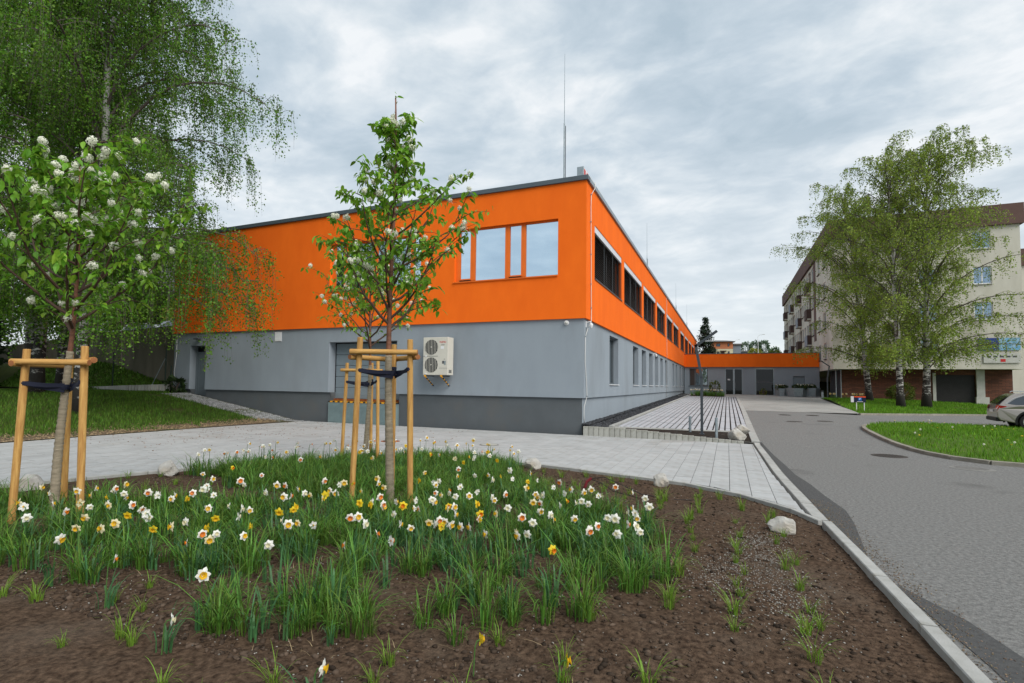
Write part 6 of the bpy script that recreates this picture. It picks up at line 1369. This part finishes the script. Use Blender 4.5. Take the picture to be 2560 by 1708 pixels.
bush('round_shrub', 'rounded yellow green shrub before the brown brick wall', 'shrub', (16.9, 35.4, .68), (.95, .8, .72), 2600, .10, M['shrubleaf'], 72)
bush('potted_plant', 'golden potted plant inside the dark glass wall', 'plant', (7.5, 43.35, .85), (.28, .1, .35), 160, .1, M['yellowleaf'], 73)
for k in range(14):
    x, y = 12.6 + g.uniform(-.9, 1.6), 33.5 + g.uniform(-.8, .8); t_ = thing('daffodil', 'distant daffodil on the right lawn left of the first birch', 'daffodil', (x, y, GL(x, y)), g.gauss(0, .6), 'daffodils on the right lawn'); link('stem', stem_mesh(.45), t_); link('petals', FME['cc'][k % 3][0], t_, (0, 0, .45)).scale = (2, 2, 2); link('cup', FME['wy'][k % 3][1], t_, (0, 0, .45)).scale = (2, 2, 2)
    o_ = link('grass_tuft', TM[k % 6], None, (x + .1, y, GL(x, y)), (0, 0, k)); o_.scale = (1.2, 1.2, 1.2); tag(o_, 'leafy tuft among the daffodils on the right lawn', 'grass tuft', 'tufts on the right lawn')
for k in range(60):
    while True:
        x, y = g.uniform(9, 15), g.uniform(-1.5, 12.5)
        if inpoly(x, y, ISLP) and segdist(x, y, ISL)[0] > .3: break
    t_ = thing('dandelion', ('yellow dandelion' if k % 4 else 'white dandelion clock') + (' in the island grass ' + ('near the kerb tip' if y > 7 else 'by the parked car' if x > 12.5 and y > 5 else 'along the near kerb' if y < 1 else 'at the left kerb' if x < 10.3 else 'in the middle')), 'dandelion', (x, y, islz(x, y)), 0, 'dandelions in the island'); link('stem', stem_mesh(.15 if k % 3 else .2), t_); hh = .15 if k % 3 else .2
    if k % 4: link('head', FME['yy'][k % 3][0], t_, (0, 0, hh), (-1.2, 0, k)).scale = (.6, .6, .6)
    else: link('head', BLOS[k % 5], t_, (0, 0, hh)).scale = (.8, .8, .8)

# ------------------------------------------------------------------ background beyond the annex
def spruce(label, loc, H, R, n, seed):
    t_ = thing('spruce_tree', label, 'tree', loc); MB().tube([(0, 0, -.3), (0, 0, H)], [.22, .02], 8).build('trunk', M['birchlimb'], t_); g2 = np.random.default_rng(seed); P = []
    g3 = random.Random(seed)
    for k in range(150):
        f = g3.random() ** .8; z = H * (1 - f) ; r = R * (f ** .85) * g3.uniform(.75, 1.1) + .1; a = g3.uniform(0, 6.283); m = int(n / 150 * (.4 + 1.2 * f)); tt = g2.random(m) ** .6
        P.append(np.stack([np.cos(a) * r * tt, np.sin(a) * r * tt, z + .35 - .55 * tt * (.3 + f) + .25 * tt ** 3], 1) + g2.normal(0, .10 + .12 * f, (m, 3)))
    leaves('needles', np.concatenate(P), .26, M['needle'], seed, t_, .3, .4); return t_
spruce('dark conical spruce rising above the orange annex roof', (1.4, 63.6, 2.2), 9.0, 2.25, 15000, 81)
h1 = thing('terracotta_house', 'terracotta and cream two storey house on the far hillside', 'house', (3.3, 103, 8.3), math.radians(6))
MB().box((-2.0, 0, -1), (2.0, 5, 1.25)).build('lower_wall', M['housecream'], h1); MB().box((-2.02, -.02, 1.25), (2.02, 5, 2.75)).build('upper_wall', M['housered'], h1)
MB().add([(-2.5, -.6, 2.75), (2.5, -.6, 2.75), (2.5, 5.6, 2.75), (-2.5, 5.6, 2.75), (-1.2, 1.2, 3.15), (1.0, 1.2, 3.1), (1.0, 3.6, 3.1), (-1.2, 3.6, 3.15)], [(0, 1, 5, 4), (1, 2, 6, 5), (2, 3, 7, 6), (3, 0, 4, 7), (4, 5, 6, 7), (3, 2, 1, 0)]).build('roof', M['rooftile'], h1)
for x, z, w_, hh in ((-1.15, 1.75, .75, .6), (1.0, 1.75, .35, .6), (-1.0, .2, .32, .55), (1.05, .2, .32, .55)):
    f = MB().box((x, -.05, z), (x + w_, -.02, z + hh)).build('window', M['balc'], h1); MB().box((x + .05, -.06, z + .05), (x + w_ - .05, -.051, z + hh - .05)).build('pane', M['blockglass'], f)
MB().box((-.2, -.05, -.3), (.35, -.02, .7)).build('door', M['attic'], h1); MB().box((-.45, -.6, .72), (.75, .0, .86)).build('canopy', M['attic'], h1)
h2 = thing('blue_grey_house', 'blue grey house beside the terracotta one on the hillside', 'house', (6.1, 106, 8.3), math.radians(6)); MB().box((-.75, 0, -1), (.75, 5, 2.3)).build('wall', M['houseblue'], h2); MB().box((-1.0, -.3, 2.3), (1.1, 5.4, 2.5)).build('roof', M['rooftile'], h2); MB().box((.1, -.05, .1), (.5, .01, .45)).build('window', M['white'], h2); MB().box((.75, .3, -1), (2.0, 4, .8)).build('side_wing', M['houseblue'], h2); MB().box((.75, 0, .8), (2.2, 4.3, .95)).build('wing_roof', M['rooftile'], h2)
h3 = thing('small_orange_house', 'small pale orange gabled house among the far trees', 'house', (9.0, 118, 8.6)); MB().box((-.9, 0, -1), (.9, 3, .9)).build('wall', M['housered'], h3); MB().prism([(-1.2, .9), (1.2, .9), (0, 1.7)], -.3, 3.3, axis='y').build('roof', M['rooftile'], h3)
for lab, x, y, rx, rz, n, mt_, sd_ in (('pale hazy tree group left on the far ridge', 9.2, 158, 1.6, 2.3, 900, M['fartree'], 91), ('pale hazy tree in the middle of the far ridge', 12.0, 160, 1.7, 2.5, 1000, M['fartree'], 92), ('widest pale tree on the far ridge by the lamp', 14.0, 160, 1.9, 2.7, 1200, M['fartree'], 93), ('lowest pale tree at the right end of the far ridge', 17.0, 162, 1.3, 1.6, 600, M['fartree'], 94), ('yellow green bush beside the small orange house', 9.6, 112, 1.3, .9, 700, M['yellowleaf'], 95), ('green clipped bush on the far hillside above the annex', 13.6, 112, 1.2, .7, 700, M['shrubleaf'], 96)):
    bush('far_tree', lab, 'tree', (x, y, 8.0 + (2.6 if y > 150 else .3)), (rx, rx, rz), n, .45 if y > 150 else .3, mt_, sd_, 'trees on the far ridge')
for lab, x, y, z1, dx_ in (('tall thin street lamp on the far hillside', 9.5, 94, 11.5, .8), ('faint street lamp behind the terracotta house', 5.9, 126, 13.2, .8)):
    t_ = thing('street_lamp', lab, 'street lamp', (x, y, 7.5), 0, 'far street lamps'); MB().tube([(0, 0, 0), (0, 0, z1 - 7.9), (.15, 0, z1 - 7.6), (dx_, 0, z1 - 7.45)], [.05, .04, .035, .03], 6).build('pole', M['white'], t_); MB().box((dx_ - .05, -.08, z1 - 7.5), (dx_ + .35, .08, z1 - 7.42)).build('head', M['oldwhite'], t_)

# ------------------------------------------------------------------ tell look-alikes with one label apart by their order from the left
same = {}
for o_ in scn.objects:
    if o_.parent is None and o_.get('group') and o_.get('label'): same.setdefault((o_['group'], o_['label']), []).append(o_)
ORD = ['leftmost', 'second from left', 'third from left', 'fourth from left', 'fifth from left', 'sixth from left', 'seventh from left', 'eighth from left', 'ninth from left', 'tenth from left', 'eleventh from left', 'twelfth from left', 'thirteenth from left', 'fourteenth from left', 'fifteenth from left', 'sixteenth from left', 'seventeenth from left', 'eighteenth from left', 'nineteenth from left', 'twentieth from left']
for (gr_, lb_), os_ in same.items():
    if 1 < len(os_) <= 20:
        os_.sort(key=lambda o: ((o.location.x - CX) * .9156 + (o.location.y - CY) * .4018) / ((o.location.x - CX) * -.4019 + (o.location.y - CY) * .9141))
        for i, o_ in enumerate(os_):
            l2 = lb_ + ', ' + (ORD[i] if i < len(os_) - 1 or len(os_) == 1 else 'rightmost')
            for cut in ((' well ', ' '), ('grass seedling', 'seedling'), ('tall ', ''), (' with ', ', '), ('the ', '')):
                if len(l2.split()) > 16: l2 = l2.replace(*cut)
            o_['label'] = l2
